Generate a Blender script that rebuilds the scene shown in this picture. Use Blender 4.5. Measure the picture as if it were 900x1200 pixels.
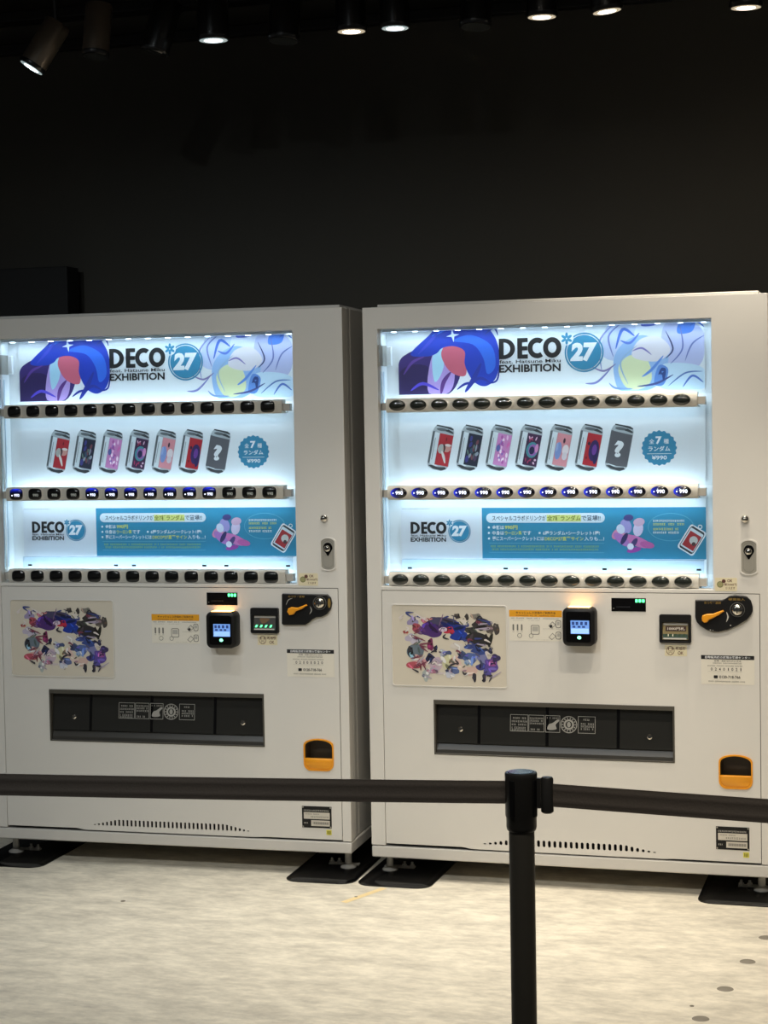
import bpy, math, random
from mathutils import Vector, Matrix
from mathutils.geometry import tessellate_polygon

# ------------------------------------------------------------------ scene, camera, world, exposure
scn = bpy.context.scene
COL = scn.collection
for o in list(bpy.data.objects):
    bpy.data.objects.remove(o, do_unlink=True)

cam_d = bpy.data.cameras.new('camera')
cam_d.sensor_fit = 'VERTICAL'; cam_d.sensor_height = 36.0; cam_d.sensor_width = 27.0
cam_d.lens = 2100.0 / 1200.0 * 36.0
cam_d.clip_start = 0.05; cam_d.clip_end = 60
cam = bpy.data.objects.new('camera', cam_d); COL.objects.link(cam)
_r = Vector((0.9589611582597877, 0.2830040377916317, -0.017384232588154944))
_u = Vector((0.002884804994885597, 0.05157033187129303, 0.9986651985379414))
_f = Vector((-0.28352279423211785, 0.9577312856246878, -0.04863753372134272))
M = Matrix((( _r.x, _u.x, -_f.x, 1.6892159855502338),
            ( _r.y, _u.y, -_f.y, -5.500059030436753),
            ( _r.z, _u.z, -_f.z, 1.469377163250951),
            (0, 0, 0, 1)))
cam.matrix_world = M
scn.camera = cam

scn.view_settings.view_transform = 'Standard'
scn.view_settings.look = 'None'
scn.view_settings.gamma = 1.0
scn.view_settings.use_curve_mapping = False
scn.view_settings.exposure = 0.0

world = bpy.data.worlds.new('hall_ambience'); scn.world = world
world.use_nodes = True
bg = world.node_tree.nodes['Background']
bg.inputs[0].default_value = (0.95, 0.93, 0.90, 1)
bg.inputs[1].default_value = 0.05

# strengths (W) of the lamps, both seen and added
SPOT_W = 0.66         # multiplier for the spotlights on the visible track
FRONT_W = 0.80        # multiplier for the added unseen spotlights nearer the viewer
LED_W = 0.82          # multiplier for the light strips inside the vending machines
# visible track: (px position already turned to metres) see SPOTS below

DZ = 0.02             # height of the measured zero above the floor

# ------------------------------------------------------------------ helpers
def lin(c):
    def f(v):
        v /= 255.0
        return v / 12.92 if v <= 0.04045 else ((v + 0.055) / 1.055) ** 2.4
    return (f(c[0]), f(c[1]), f(c[2]), 1.0)

_mats = {}
def mat(name, rgb, rough=0.5, metal=0.0, emit=None, estr=0.0, coat=0.0, noise=0.0, nscale=40.0, bump=0.0, spec=0.5):
    if name in _mats: return _mats[name]
    m = bpy.data.materials.new(name); m.use_nodes = True
    nt = m.node_tree; b = nt.nodes['Principled BSDF']
    c = lin(rgb)
    b.inputs['Base Color'].default_value = c
    b.inputs['Roughness'].default_value = rough
    b.inputs['Metallic'].default_value = metal
    b.inputs['Coat Weight'].default_value = coat
    b.inputs['Specular IOR Level'].default_value = spec
    if emit is not None:
        b.inputs['Emission Color'].default_value = lin(emit)
        b.inputs['Emission Strength'].default_value = estr
    if noise or bump:
        tc = nt.nodes.new('ShaderNodeTexCoord')
        n = nt.nodes.new('ShaderNodeTexNoise'); n.inputs['Scale'].default_value = nscale
        n.inputs['Detail'].default_value = 4
        nt.links.new(tc.outputs['Object'], n.inputs['Vector'])
        if noise:
            r = nt.nodes.new('ShaderNodeMapRange')
            r.inputs['To Min'].default_value = 1 - noise; r.inputs['To Max'].default_value = 1 + noise
            nt.links.new(n.outputs['Fac'], r.inputs['Value'])
            mx = nt.nodes.new('ShaderNodeMix'); mx.data_type = 'RGBA'; mx.blend_type = 'MULTIPLY'
            mx.inputs[0].default_value = 1.0
            mx.inputs[6].default_value = c
            nt.links.new(r.outputs[0], mx.inputs[7])
            nt.links.new(mx.outputs[2], b.inputs['Base Color'])
        if bump:
            bp = nt.nodes.new('ShaderNodeBump'); bp.inputs['Strength'].default_value = bump
            bp.inputs['Distance'].default_value = 0.002
            nt.links.new(n.outputs['Fac'], bp.inputs['Height'])
            nt.links.new(bp.outputs[0], b.inputs['Normal'])
    _mats[name] = m
    return m

_inks = {}
def ink(rgb, rough=0.45):
    return mat('ink_%02x%02x%02x' % rgb, rgb, rough)

def tess(loops):
    vs = [[Vector((p[0], p[1], 0)) for p in lp] for lp in loops]
    tris = tessellate_polygon(vs)
    flat = [p for lp in loops for p in lp]
    out = []
    for a, b, c in tris:
        A, B, C = flat[a], flat[b], flat[c]
        s = (B[0]-A[0])*(C[1]-A[1]) - (B[1]-A[1])*(C[0]-A[0])
        if abs(s) < 1e-14: continue
        out.append((a, b, c) if s > 0 else (a, c, b))
    return flat, out

def area2(lp):
    return sum(lp[i][0]*lp[(i+1) % len(lp)][1] - lp[(i+1) % len(lp)][0]*lp[i][1] for i in range(len(lp)))
def ccw(lp): return list(lp) if area2(lp) > 0 else list(lp)[::-1]

def rrect(x0, x1, z0, z1, r=0.005, n=4):
    r = min(r, (x1-x0)/2, (z1-z0)/2); pts = []
    for cx, cz, a in ((x1-r, z0+r, -90), (x1-r, z1-r, 0), (x0+r, z1-r, 90), (x0+r, z0+r, 180)):
        for k in range(n+1):
            t = math.radians(a + 90.0*k/n); pts.append((cx+r*math.cos(t), cz+r*math.sin(t)))
    return pts
def rect(x0, x1, z0, z1): return [(x0, z0), (x1, z0), (x1, z1), (x0, z1)]
def ell(cx, cz, rx, rz=None, n=24, rot=0.0, p=2.0):
    rz = rx if rz is None else rz; pts = []
    for k in range(n):
        t = 2*math.pi*k/n
        c, s = math.cos(t), math.sin(t)
        a = rx*math.copysign(abs(c)**(2/p), c); b = rz*math.copysign(abs(s)**(2/p), s)
        pts.append((cx+a*math.cos(rot)-b*math.sin(rot), cz+a*math.sin(rot)+b*math.cos(rot)))
    return pts
def spline(pts, n=5):
    out = []; N = len(pts)
    for i in range(N):
        p0, p1, p2, p3 = pts[i-1], pts[i], pts[(i+1) % N], pts[(i+2) % N]
        for k in range(n):
            t = k/n
            out.append(tuple(0.5*((2*p1[j]) + (-p0[j]+p2[j])*t + (2*p0[j]-5*p1[j]+4*p2[j]-p3[j])*t*t + (-p0[j]+3*p1[j]-3*p2[j]+p3[j])*t**3) for j in (0, 1)))
    return out
def stroke(pts, w, n=6):
    """tapered open brush stroke as a polygon"""
    P = []; N = len(pts)
    for i in range(N-1):
        p0, p1, p2, p3 = pts[max(i-1, 0)], pts[i], pts[i+1], pts[min(i+2, N-1)]
        for k in range(n + (1 if i == N-2 else 0)):
            t = k/n
            P.append(tuple(0.5*((2*p1[j]) + (-p0[j]+p2[j])*t + (2*p0[j]-5*p1[j]+4*p2[j]-p3[j])*t*t + (-p0[j]+3*p1[j]-3*p2[j]+p3[j])*t**3) for j in (0, 1)))
    L, Rr = [], []; m = len(P)
    for i, p in enumerate(P):
        a, b = P[max(i-1, 0)], P[min(i+1, m-1)]
        dx, dz = b[0]-a[0], b[1]-a[1]; l = math.hypot(dx, dz) or 1
        h = w*0.5*(0.15+0.85*math.sin(math.pi*(0.04+0.92*i/(m-1))))
        L.append((p[0]-dz/l*h, p[1]+dx/l*h)); Rr.append((p[0]+dz/l*h, p[1]-dx/l*h))
    return Rr + L[::-1]

class MB:
    def __init__(s): s.V = []; s.F = []; s.I = []; s.mats = []; s.layer = 0; s.step = 0.00002
    def mi(s, m):
        if m not in s.mats: s.mats.append(m)
        return s.mats.index(m)
    def add(s, vs, fs, m):
        b = len(s.V); s.V += [tuple(v) for v in vs]; k = s.mi(m)
        for f in fs: s.F.append(tuple(b+i for i in f)); s.I.append(k)
    def box(s, x0, x1, y0, y1, z0, z1, m):
        vs = [(x0,y0,z0),(x1,y0,z0),(x1,y1,z0),(x0,y1,z0),(x0,y0,z1),(x1,y0,z1),(x1,y1,z1),(x0,y1,z1)]
        s.add(vs, [(0,3,2,1),(4,5,6,7),(0,1,5,4),(1,2,6,5),(2,3,7,6),(3,0,4,7)], m)
    def flat(s, loop, y, m, holes=()):
        """thin print facing -y; later prints lie a hair in front of earlier ones"""
        y = y - s.step*s.layer; s.layer += 1
        loops = [ccw(loop)] + [ccw(h)[::-1] for h in holes]
        fl, tr = tess(loops)
        s.add([(p[0], y, p[1]) for p in fl], tr, m)
    def plate(s, loops, y0, y1, m, ch=0.0, inset=0.0):
        """slab in the xz plane, front at y0, back at y1; loops[0] outer, rest holes; ch = front chamfer"""
        loops = [ccw(loops[0])] + [ccw(h)[::-1] for h in loops[1:]]
        fl, tr = tess(loops)
        n = len(fl)
        if ch > 0 and len(loops) == 1:
            fr = offset_loop(loops[0], -ch); yb = y0 + ch
            vs = [(p[0], y0, p[1]) for p in fr] + [(p[0], yb, p[1]) for p in fl] + [(p[0], y1, p[1]) for p in fl]
            fs = list(tr) + [(2*n+c, 2*n+b, 2*n+a) for a, b, c in tr]
            for i in range(n):
                j = (i+1) % n
                fs += [(i, n+i, n+j, j), (n+i, 2*n+i, 2*n+j, n+j)]
            s.add(vs, fs, m); return
        vs = [(p[0], y0, p[1]) for p in fl] + [(p[0], y1, p[1]) for p in fl]
        fs = list(tr) + [(n+c, n+b, n+a) for a, b, c in tr]
        b = 0
        for lp in loops:
            k = len(lp)
            for i in range(k):
                j = (i+1) % k
                fs.append((b+i, n+b+i, n+b+j, b+j))
            b += k
        s.add(vs, fs, m)
    def dome(s, cx, cz, rx, rz, y0, dep, m, p=2.0, n=24, rings=4):
        """bulging button, base at y0, apex at y0-dep"""
        vs = []; fs = []
        for k in range(rings):
            t = math.pi/2*k/rings
            q = math.cos(t)**0.7; y = y0 - dep*math.sin(t)
            vs += [(a, y, b) for a, b in ell(cx, cz, rx*q, rz*q, n, 0, p)]
        vs.append((cx, y0-dep, cz))
        for k in range(rings-1):
            for i in range(n):
                j = (i+1) % n
                fs.append((k*n+i, k*n+j, (k+1)*n+j, (k+1)*n+i))
        for i in range(n): fs.append(((rings-1)*n+i, (rings-1)*n+(i+1) % n, len(vs)-1))
        s.add(vs, fs, m)
    def cyl(s, p0, p1, r0, r1, m, n=20, cap0=True, cap1=True):
        p0 = Vector(p0); p1 = Vector(p1); d = (p1-p0).normalized()
        a = d.orthogonal().normalized(); b = d.cross(a)
        vs = []; fs = []
        for p, r in ((p0, r0), (p1, r1)):
            for k in range(n):
                t = 2*math.pi*k/n; vs.append(p + a*(r*math.cos(t)) + b*(r*math.sin(t)))
        for i in range(n): fs.append((i, (i+1) % n, n+(i+1) % n, n+i))
        if cap0: fs.append(tuple(range(n))[::-1])
        if cap1: fs.append(tuple(range(n, 2*n)))
        s.add(vs, fs, m)
    def lathe(s, prof, c, m, n=28, axis=None, x=None):
        """profile [(r, h)] turned about axis through c"""
        d = Vector(axis or (0, 0, 1)).normalized(); a = d.orthogonal().normalized(); b = d.cross(a); c = Vector(c)
        vs = []; fs = []
        for r, h in prof:
            for k in range(n):
                t = 2*math.pi*k/n; vs.append(c + d*h + a*(r*math.cos(t)) + b*(r*math.sin(t)))
        for q in range(len(prof)-1):
            for i in range(n):
                j = (i+1) % n; fs.append((q*n+i, q*n+j, (q+1)*n+j, (q+1)*n+i))
        fs.append(tuple(range(n))[::-1]); fs.append(tuple(range((len(prof)-1)*n, len(prof)*n)))
        s.add(vs, fs, m)
    def extx(s, prof, x0, x1, m):
        """closed (y,z) profile extruded along x"""
        n = len(prof)
        if sum(prof[i][0]*prof[(i+1) % n][1]-prof[(i+1) % n][0]*prof[i][1] for i in range(n)) < 0: prof = prof[::-1]
        vs = [(x0, y, z) for y, z in prof] + [(x1, y, z) for y, z in prof]
        fs = [(i, (i+1) % n, n+(i+1) % n, n+i) for i in range(n)]
        fs = [f[::-1] for f in fs]
        fs.append(tuple(range(n))[::-1]); fs.append(tuple(range(n, 2*n)))
        s.add(vs, [f[::-1] for f in fs], m)
    def text(s, body, x0, x1, z0, z1, y, m, bold=0.0, shear=0.0, keep=False):
        vs, fs = glyphs(body, bold, shear)
        if not vs: return
        ax0 = min(v[0] for v in vs); ax1 = max(v[0] for v in vs); az0 = min(v[1] for v in vs); az1 = max(v[1] for v in vs)
        sx = (x1-x0)/(ax1-ax0); sz = (z1-z0)/(az1-az0)
        if keep:
            sx = sz = min(sx, sz)
        y = y - s.step*s.layer; s.layer += 1
        s.add([(x0+(v[0]-ax0)*sx, y, z0+(v[1]-az0)*sz) for v in vs], fs, m)
    def micro(s, x0, x1, z0, z1, y, m, seed=1, fill=0.75):
        """print too small to read: a row of short strokes"""
        rnd = random.Random(seed); h = z1-z0; x = x0
        y = y - s.step*s.layer; s.layer += 1
        while x < x1 - h*0.4:
            w = h*rnd.uniform(0.5, 0.95)
            if rnd.random() < 0.93:
                a = z0 + h*rnd.uniform(0, 0.15); b = z1 - h*rnd.uniform(0, 0.15); e = min(x+w*fill, x1)
                t = h*0.24
                for q in ((x, e, b-t, b), (x, e, a, a+t), (x+(e-x)*0.35, x+(e-x)*0.65, a+t, b-t)):
                    s.add([(q[0], y, q[2]), (q[1], y, q[2]), (q[1], y, q[3]), (q[0], y, q[3])], [(0, 1, 2, 3)], m)
            x += w*1.12
    def build(s, name, parent=None, dz=None, smooth=40, bevel=0.0, seg=2, loc=None):
        me = bpy.data.meshes.new(name)
        dz = DZC[0] if dz is None else dz
        me.from_pydata([(x, y, z+dz) for x, y, z in s.V], [], s.F)
        for m in s.mats: me.materials.append(m)
        me.polygons.foreach_set('material_index', s.I)
        if smooth:
            me.polygons.foreach_set('use_smooth', [True]*len(s.F))
            me.set_sharp_from_angle(angle=math.radians(smooth))
        me.update()
        o = bpy.data.objects.new(name, me); COL.objects.link(o)
        if parent is not None: o.parent = parent
        if loc is not None: o.location = loc
        if bevel:
            b = o.modifiers.new('edge', 'BEVEL'); b.width = bevel; b.segments = seg
            b.limit_method = 'ANGLE'; b.angle_limit = math.radians(50); b.harden_normals = False
        return o
DZC = [DZ]

def offset_loop(lp, d):
    """move a ccw loop outward by d (inward when negative)"""
    n = len(lp); out = []
    for i in range(n):
        a, b, c = lp[i-1], lp[i], lp[(i+1) % n]
        n1 = (b[1]-a[1], a[0]-b[0]); n2 = (c[1]-b[1], b[0]-c[0])
        l1 = math.hypot(*n1) or 1; l2 = math.hypot(*n2) or 1
        nx, nz = n1[0]/l1+n2[0]/l2, n1[1]/l1+n2[1]/l2
        l = math.hypot(nx, nz) or 1
        k = d / max(0.4, l/2)
        out.append((b[0]+nx/l*k, b[1]+nz/l*k))
    return out

_gl = {}
def glyphs(body, bold=0.0, shear=0.0):
    key = (body, bold, shear)
    if key not in _gl:
        c = bpy.data.curves.new('lettering', 'FONT'); c.body = body; c.offset = bold; c.shear = shear
        c.resolution_u = 3; c.fill_mode = 'FRONT'
        o = bpy.data.objects.new('lettering', c)
        me = bpy.data.meshes.new_from_object(o)
        vs = [tuple(v.co) for v in me.vertices]; fs = []
        for p in me.polygons:
            f = list(p.vertices)
            if p.normal.z < 0: f = f[::-1]
            fs.append(tuple(f))
        bpy.data.objects.remove(o); bpy.data.curves.remove(c); bpy.data.meshes.remove(me)
        _gl[key] = (vs, fs)
    return _gl[key]

def empty(name, loc, rz=0.0):
    o = bpy.data.objects.new(name, None); COL.objects.link(o)
    o.location = loc; o.rotation_euler = (0, 0, rz); o.empty_display_size = 0.1
    return o
def tag(o, label=None, cat=None, group=None, kind=None):
    if label: o['label'] = label
    if cat: o['category'] = cat
    if group: o['group'] = group
    if kind: o['kind'] = kind
    return o

# ------------------------------------------------------------------ materials
PAINT = mat('machine_paint', (212, 209, 203), 0.42, noise=0.012, nscale=420, bump=0.05)
PAINT2 = mat('cabinet_paint', (204, 201, 195), 0.45, noise=0.015, nscale=300)
BASEP = mat('base_paint', (200, 197, 191), 0.5, noise=0.02, nscale=200)
DARK = mat('dark_interior', (20, 20, 20), 0.7)
RECESS = mat('recess_white_plastic', (226, 230, 232), 0.5, noise=0.01)
PAPER = mat('poster_paper', (226, 231, 235), 0.5)
RAILR = mat('cream_button_rail', (206, 202, 192), 0.35, coat=0.3)
RAILL = mat('grey_button_rail', (196, 192, 182), 0.45)
TABG = mat('grey_rail_tab', (170, 166, 158), 0.5)
BLACK = mat('black_plastic', (19, 19, 20), 0.42, noise=0.05, spec=0.3)
BLACKG = mat('black_gloss', (10, 10, 11), 0.10, spec=0.5)
BTN = mat('button_dark_lens', (14, 15, 15), 0.16, coat=0.6)
BTN2 = mat('button_dark_dome', (36, 40, 36), 0.16, coat=0.8)
GREYD = mat('dark_grey_plastic', (60, 58, 54), 0.4)
LIPM = mat('slot_lip_plastic', (54, 52, 48), 0.3)
FLAPM = mat('slot_flap_smoked', (40, 40, 38), 0.10)
SLOTF = mat('slot_frame_plastic', (74, 71, 64), 0.4)
GREYM = mat('mid_grey_plastic', (150, 147, 138), 0.42)
CHROME = mat('chrome', (205, 202, 195), 0.14, metal=1.0)
STEEL = mat('brushed_steel', (178, 176, 170), 0.33, metal=1.0, noise=0.05, nscale=90)
ZINC = mat('zinc_leg', (186, 184, 178), 0.35, metal=0.35)
BRASS = mat('brass_print', (150, 122, 62), 0.45, metal=0.3)
ORANGE = mat('orange_plastic', (226, 150, 30), 0.35)
ORANGEP = ink((222, 156, 30))
BLUE = ink((52, 134, 170)); BLUEB = ink((50, 134, 166)); LBLUE = ink((112, 176, 202))
BLK = ink((24, 24, 26)); WHT = ink((232, 235, 238)); YEL = ink((214, 214, 92)); YELG = ink((146, 184, 110))
NAVY = ink((62, 74, 88)); STICK = mat('sticker_film', (222, 217, 204), 0.4); STICKY = mat('cream_sticker', (218, 208, 176), 0.45)
MAROON = ink((92, 56, 48)); GREYI = ink((110, 108, 102)); LGREY = ink((176, 173, 165))
GREEN_LED = mat('green_led', (20, 60, 30), 0.4, emit=(90, 255, 150), estr=3.0)
WHITE_LED = mat('white_led', (240, 250, 255), 0.4, emit=(215, 236, 255), estr=9.0)
DIGIT = mat('lit_digits', (235, 238, 255), 0.4, emit=(225, 230, 255), estr=1.6)
DIGITD = mat('unlit_digits', (210, 212, 205), 0.4)
AMBER = mat('amber_light_bar', (255, 220, 170), 0.4, emit=(255, 180, 96), estr=6.0)
GREEN_SPOT = mat('green_indicator', (160, 255, 210), 0.4, emit=(120, 255, 190), estr=2.5)
SCREEN = mat('lcd_screen', (90, 130, 200), 0.3, emit=(110, 150, 215), estr=0.75)
SCREEND = mat('lcd_screen_dark', (40, 60, 110), 0.3, emit=(50, 70, 130), estr=0.5)
SCREENL = mat('lcd_screen_light', (150, 190, 235), 0.3, emit=(140, 180, 230), estr=0.8)

def blue_button_mat(name, centre, gain):
    m = bpy.data.materials.new(name); m.use_nodes = True; nt = m.node_tree
    b = nt.nodes['Principled BSDF']
    b.inputs['Base Color'].default_value = lin((8, 9, 16)); b.inputs['Roughness'].default_value = 0.16
    b.inputs['Coat Weight'].default_value = 0.6
    tc = nt.nodes.new('ShaderNodeTexCoord')
    d = nt.nodes.new('ShaderNodeVectorMath'); d.operation = 'DISTANCE'
    d.inputs[1].default_value = centre
    nt.links.new(tc.outputs['Generated'], d.inputs[0])
    r = nt.nodes.new('ShaderNodeMapRange'); r.inputs['From Min'].default_value = 0.05; r.inputs['From Max'].default_value = 0.66
    r.inputs['To Min'].default_value = 1.0; r.inputs['To Max'].default_value = 0.0
    nt.links.new(d.outputs['Value'], r.inputs['Value'])
    p = nt.nodes.new('ShaderNodeMath'); p.operation = 'POWER'; p.inputs[1].default_value = 1.7
    nt.links.new(r.outputs[0], p.inputs[0])
    k = nt.nodes.new('ShaderNodeMath'); k.operation = 'MULTIPLY'; k.inputs[1].default_value = gain
    nt.links.new(p.outputs[0], k.inputs[0])
    b.inputs['Emission Color'].default_value = lin((40, 60, 255))
    nt.links.new(k.outputs[0], b.inputs['Emission Strength'])
    return m
BTNBLUE = blue_button_mat('button_lit_blue', (0.14, 0.5, 0.5), 1.1)
BTNBLUEL = blue_button_mat('button_lit_blue_top', (0.5, 0.5, 1.0), 1.2)

def clear_mat(name, tint, refl=0.06, rough=0.03):
    m = bpy.data.materials.new(name); m.use_nodes = True; nt = m.node_tree
    nt.nodes.remove(nt.nodes['Principled BSDF'])
    out = nt.nodes['Material Output']
    t = nt.nodes.new('ShaderNodeBsdfTransparent'); t.inputs[0].default_value = tint
    g = nt.nodes.new('ShaderNodeBsdfGlossy'); g.inputs['Roughness'].default_value = rough
    fr = nt.nodes.new('ShaderNodeFresnel'); fr.inputs[0].default_value = 1.45
    mx = nt.nodes.new('ShaderNodeMixShader')
    nt.links.new(fr.outputs[0], mx.inputs[0]); nt.links.new(t.outputs[0], mx.inputs[1]); nt.links.new(g.outputs[0], mx.inputs[2])
    nt.links.new(mx.outputs[0], out.inputs[0])
    return m
GLASS = clear_mat('clear_window_acrylic', (0.97, 0.985, 0.99, 1))
ACRYL = clear_mat('clear_shelf_acrylic', (0.86, 0.92, 0.97, 1))
SMOKE = clear_mat('smoked_flap_acrylic', (0.10, 0.10, 0.10, 1), rough=0.08)

def floor_mat():
    m = bpy.data.materials.new('beige_vinyl_floor'); m.use_nodes = True; nt = m.node_tree
    b = nt.nodes['Principled BSDF']; b.inputs['Roughness'].default_value = 0.62
    b.inputs['Specular IOR Level'].default_value = 0.3
    tc = nt.nodes.new('ShaderNodeTexCoord')
    mp = nt.nodes.new('ShaderNodeMapping'); mp.inputs['Scale'].default_value = (0.7, 1.4, 1.0)
    mp.inputs['Rotation'].default_value = (0, 0, 0.25)
    nt.links.new(tc.outputs['Object'], mp.inputs[0])
    n1 = nt.nodes.new('ShaderNodeTexNoise'); n1.inputs['Scale'].default_value = 8.5; n1.inputs['Detail'].default_value = 10; n1.inputs['Roughness'].default_value = 0.72
    n2 = nt.nodes.new('ShaderNodeTexNoise'); n2.inputs['Scale'].default_value = 34; n2.inputs['Detail'].default_value = 5
    nt.links.new(mp.outputs[0], n1.inputs['Vector']); nt.links.new(mp.outputs[0], n2.inputs['Vector'])
    cr = nt.nodes.new('ShaderNodeValToRGB')
    cr.color_ramp.elements[0].position = 0.33; cr.color_ramp.elements[0].color = lin((178, 172, 159))
    cr.color_ramp.elements[1].position = 0.62; cr.color_ramp.elements[1].color = lin((217, 210, 193))
    nt.links.new(n1.outputs['Fac'], cr.inputs[0])
    r = nt.nodes.new('ShaderNodeMapRange'); r.inputs['To Min'].default_value = 0.88; r.inputs['To Max'].default_value = 1.10
    nt.links.new(n2.outputs['Fac'], r.inputs['Value'])
    mx = nt.nodes.new('ShaderNodeMix'); mx.data_type = 'RGBA'; mx.blend_type = 'MULTIPLY'; mx.inputs[0].default_value = 1
    nt.links.new(cr.outputs[0], mx.inputs[6]); nt.links.new(r.outputs[0], mx.inputs[7])
    nt.links.new(mx.outputs[2], b.inputs['Base Color'])
    bp = nt.nodes.new('ShaderNodeBump'); bp.inputs['Strength'].default_value = 0.08; bp.inputs['Distance'].default_value = 0.003
    nt.links.new(n2.outputs['Fac'], bp.inputs['Height']); nt.links.new(bp.outputs[0], b.inputs['Normal'])
    return m

# ------------------------------------------------------------------ the setting
WALLM = mat('black_wall_paint', (66, 64, 58), 0.85, noise=0.08, nscale=3.0, bump=0.05)
CEILM = mat('black_ceiling_paint', (52, 45, 40), 0.9, noise=0.05, nscale=5)
TRIMK = mat('black_trim', (12, 12, 13), 0.6)
PANELK = mat('dark_partition', (26, 27, 28), 0.75, noise=0.05, nscale=4)

b = MB(); b.box(-6, 6, -8, 0.95, -0.06, 0.0, floor_mat())
FLOOR = tag(b.build('floor', dz=0, smooth=0), kind='structure')
STAIN = mat('floor_dot_grey', (120, 114, 102), 0.6)
DIRT = mat('floor_speck', (96, 88, 74), 0.7)
TAPE = mat('yellowed_tape', (222, 200, 150), 0.6, noise=0.1, nscale=60)
for (x, y) in ((1.285, -0.397), (1.254, -0.636), (1.219, -0.886), (1.184, -1.133)):
    b = MB(); b.lathe([(0.0215, 0.0), (0.020, 0.0012)], (x, y, 0), STAIN, 22); b.build('floor_dot', FLOOR, dz=0)
for (x, y, r) in ((1.152, -1.041, 0.006), (-0.679, -0.441, 0.008), (0.017, -0.233, 0.006)):
    b = MB(); b.lathe([(r, 0.0), (r*0.9, 0.0008)], (x, y, 0), DIRT, 10); b.build('speck', FLOOR, dz=0)
b = MB()
b.add([(-0.012, -0.30, 0.0006), (0.010, -0.31, 0.0006), (0.085, -0.115, 0.0006), (0.062, -0.11, 0.0006)], [(0, 1, 2, 3)], TAPE)
b.build('tape_residue', FLOOR, dz=0, smooth=0)

b = MB(); b.box(-6, 6, 0.95, 1.10, 0, 3.5, WALLM)
tag(b.build('wall_back', dz=0, smooth=0), kind='structure')
b = MB(); b.box(-6, 6, -8, 1.10, 3.5, 3.6, CEILM)
tag(b.build('ceiling', dz=0, smooth=0), kind='structure')
b = MB(); b.box(-6, 6, 0.905, 0.95, 2.945, 2.985, TRIMK)
tag(b.build('trim_1', dz=0, smooth=0, bevel=0.004), kind='structure')
b = MB(); b.box(-6, 6, 0.86, 0.95, 3.06, 3.10, TRIMK)
tag(b.build('trim_2', dz=0, smooth=0, bevel=0.004), kind='structure')
b = MB(); b.box(-3.2, -1.43, 0.80, 0.90, 0.0, 2.10, PANELK); 
tag(b.build('partition_panel', dz=0, smooth=0, bevel=0.004), 'dark upright partition panel against the black wall behind the left vending machine', 'partition')

# ------------------------------------------------------------------ printed matter
def deco_logo(mb, x, z, s, y, dk=BLK, bl=BLUE, bg=PAPER):
    """x,z = lower-left of the second word; s = size"""
    def T(p): return [(x+a*s, z+c*s) for a, c in p]
    y0, h = 0.0430, 0.0655; t = 0.0158
    # D
    r = h/2
    arc = [(0.016+ (r+0.004)*math.cos(math.radians(a)), y0+r+r*math.sin(math.radians(a))) for a in range(-90, 91, 10)]
    inn = [(0.016+ (r+0.004-t)*math.cos(math.radians(a)), y0+r+(r-t*0.82)*math.sin(math.radians(a))) for a in range(-90, 91, 10)]
    mb.flat(T([(0, y0)] + arc + [(0, y0+h)]), y, dk, [T([(t, y0+t*0.82)] + inn + [(t, y0+h-t*0.82)])])
    # E
    e = 0.060; w = 0.034; q = t*0.84
    mb.flat(T([(e, y0), (e+w, y0), (e+w, y0+q), (e+t, y0+q), (e+t, y0+h/2-q/2), (e+w*0.96, y0+h/2-q/2), (e+w*0.96, y0+h/2+q/2), (e+t, y0+h/2+q/2), (e+t, y0+h-q), (e+w, y0+h-q), (e+w, y0+h), (e, y0+h)]), y, dk)
    # C
    c = 0.1245; r1, r2 = r, r-t
    mb.flat(T([(c+r1*.95*math.cos(math.radians(a)), y0+r+r1*math.sin(math.radians(a))) for a in range(50, 311, 8)] + [(c+r2*.9*math.cos(math.radians(a)), y0+r+r2*math.sin(math.radians(a))) for a in range(310, 49, -8)]), y, dk)
    # O
    o = 0.1725
    mb.flat(T(ell(o, y0+r, r1*0.90, r1, 30)), y, dk, [T(ell(o, y0+r, r2*0.80, r2, 26))])
    mb.text('feat. Hatsune Miku', x+0.001*s, x+0.199*s, z+0.0288*s, z+0.0400*s, y, dk, 0.012)
    mb.text('EXHIBITION', x, x+0.1985*s, z, z+0.0250*s, y, dk, 0.030)
    # disc with number
    cx, cz = 0.2740, 0.0575
    mb.flat(T(ell(cx, cz, 0.0620, n=44)), y, bl, [T(ell(cx, cz, 0.0575, n=40))])
    mb.flat(T(ell(cx, cz, 0.0545, n=40)), y, bl)
    mb.text('27', x+(cx-0.0445)*s, x+(cx+0.0415)*s, z+(cz-0.0285)*s, z+(cz+0.0310)*s, y, WHT, 0.055, 0.12)
    # asterisk
    ax, az = 0.2190, 0.1025
    mb.flat(T(ell(ax, az, 0.0215, n=24)), y, bg)
    for k in range(6):
        a = math.radians(90+60*k)
        mb.flat(T(ell(ax+0.0105*math.cos(a), az+0.0105*math.sin(a), 0.0088, 0.0045, 12, a)), y, bl)

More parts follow.
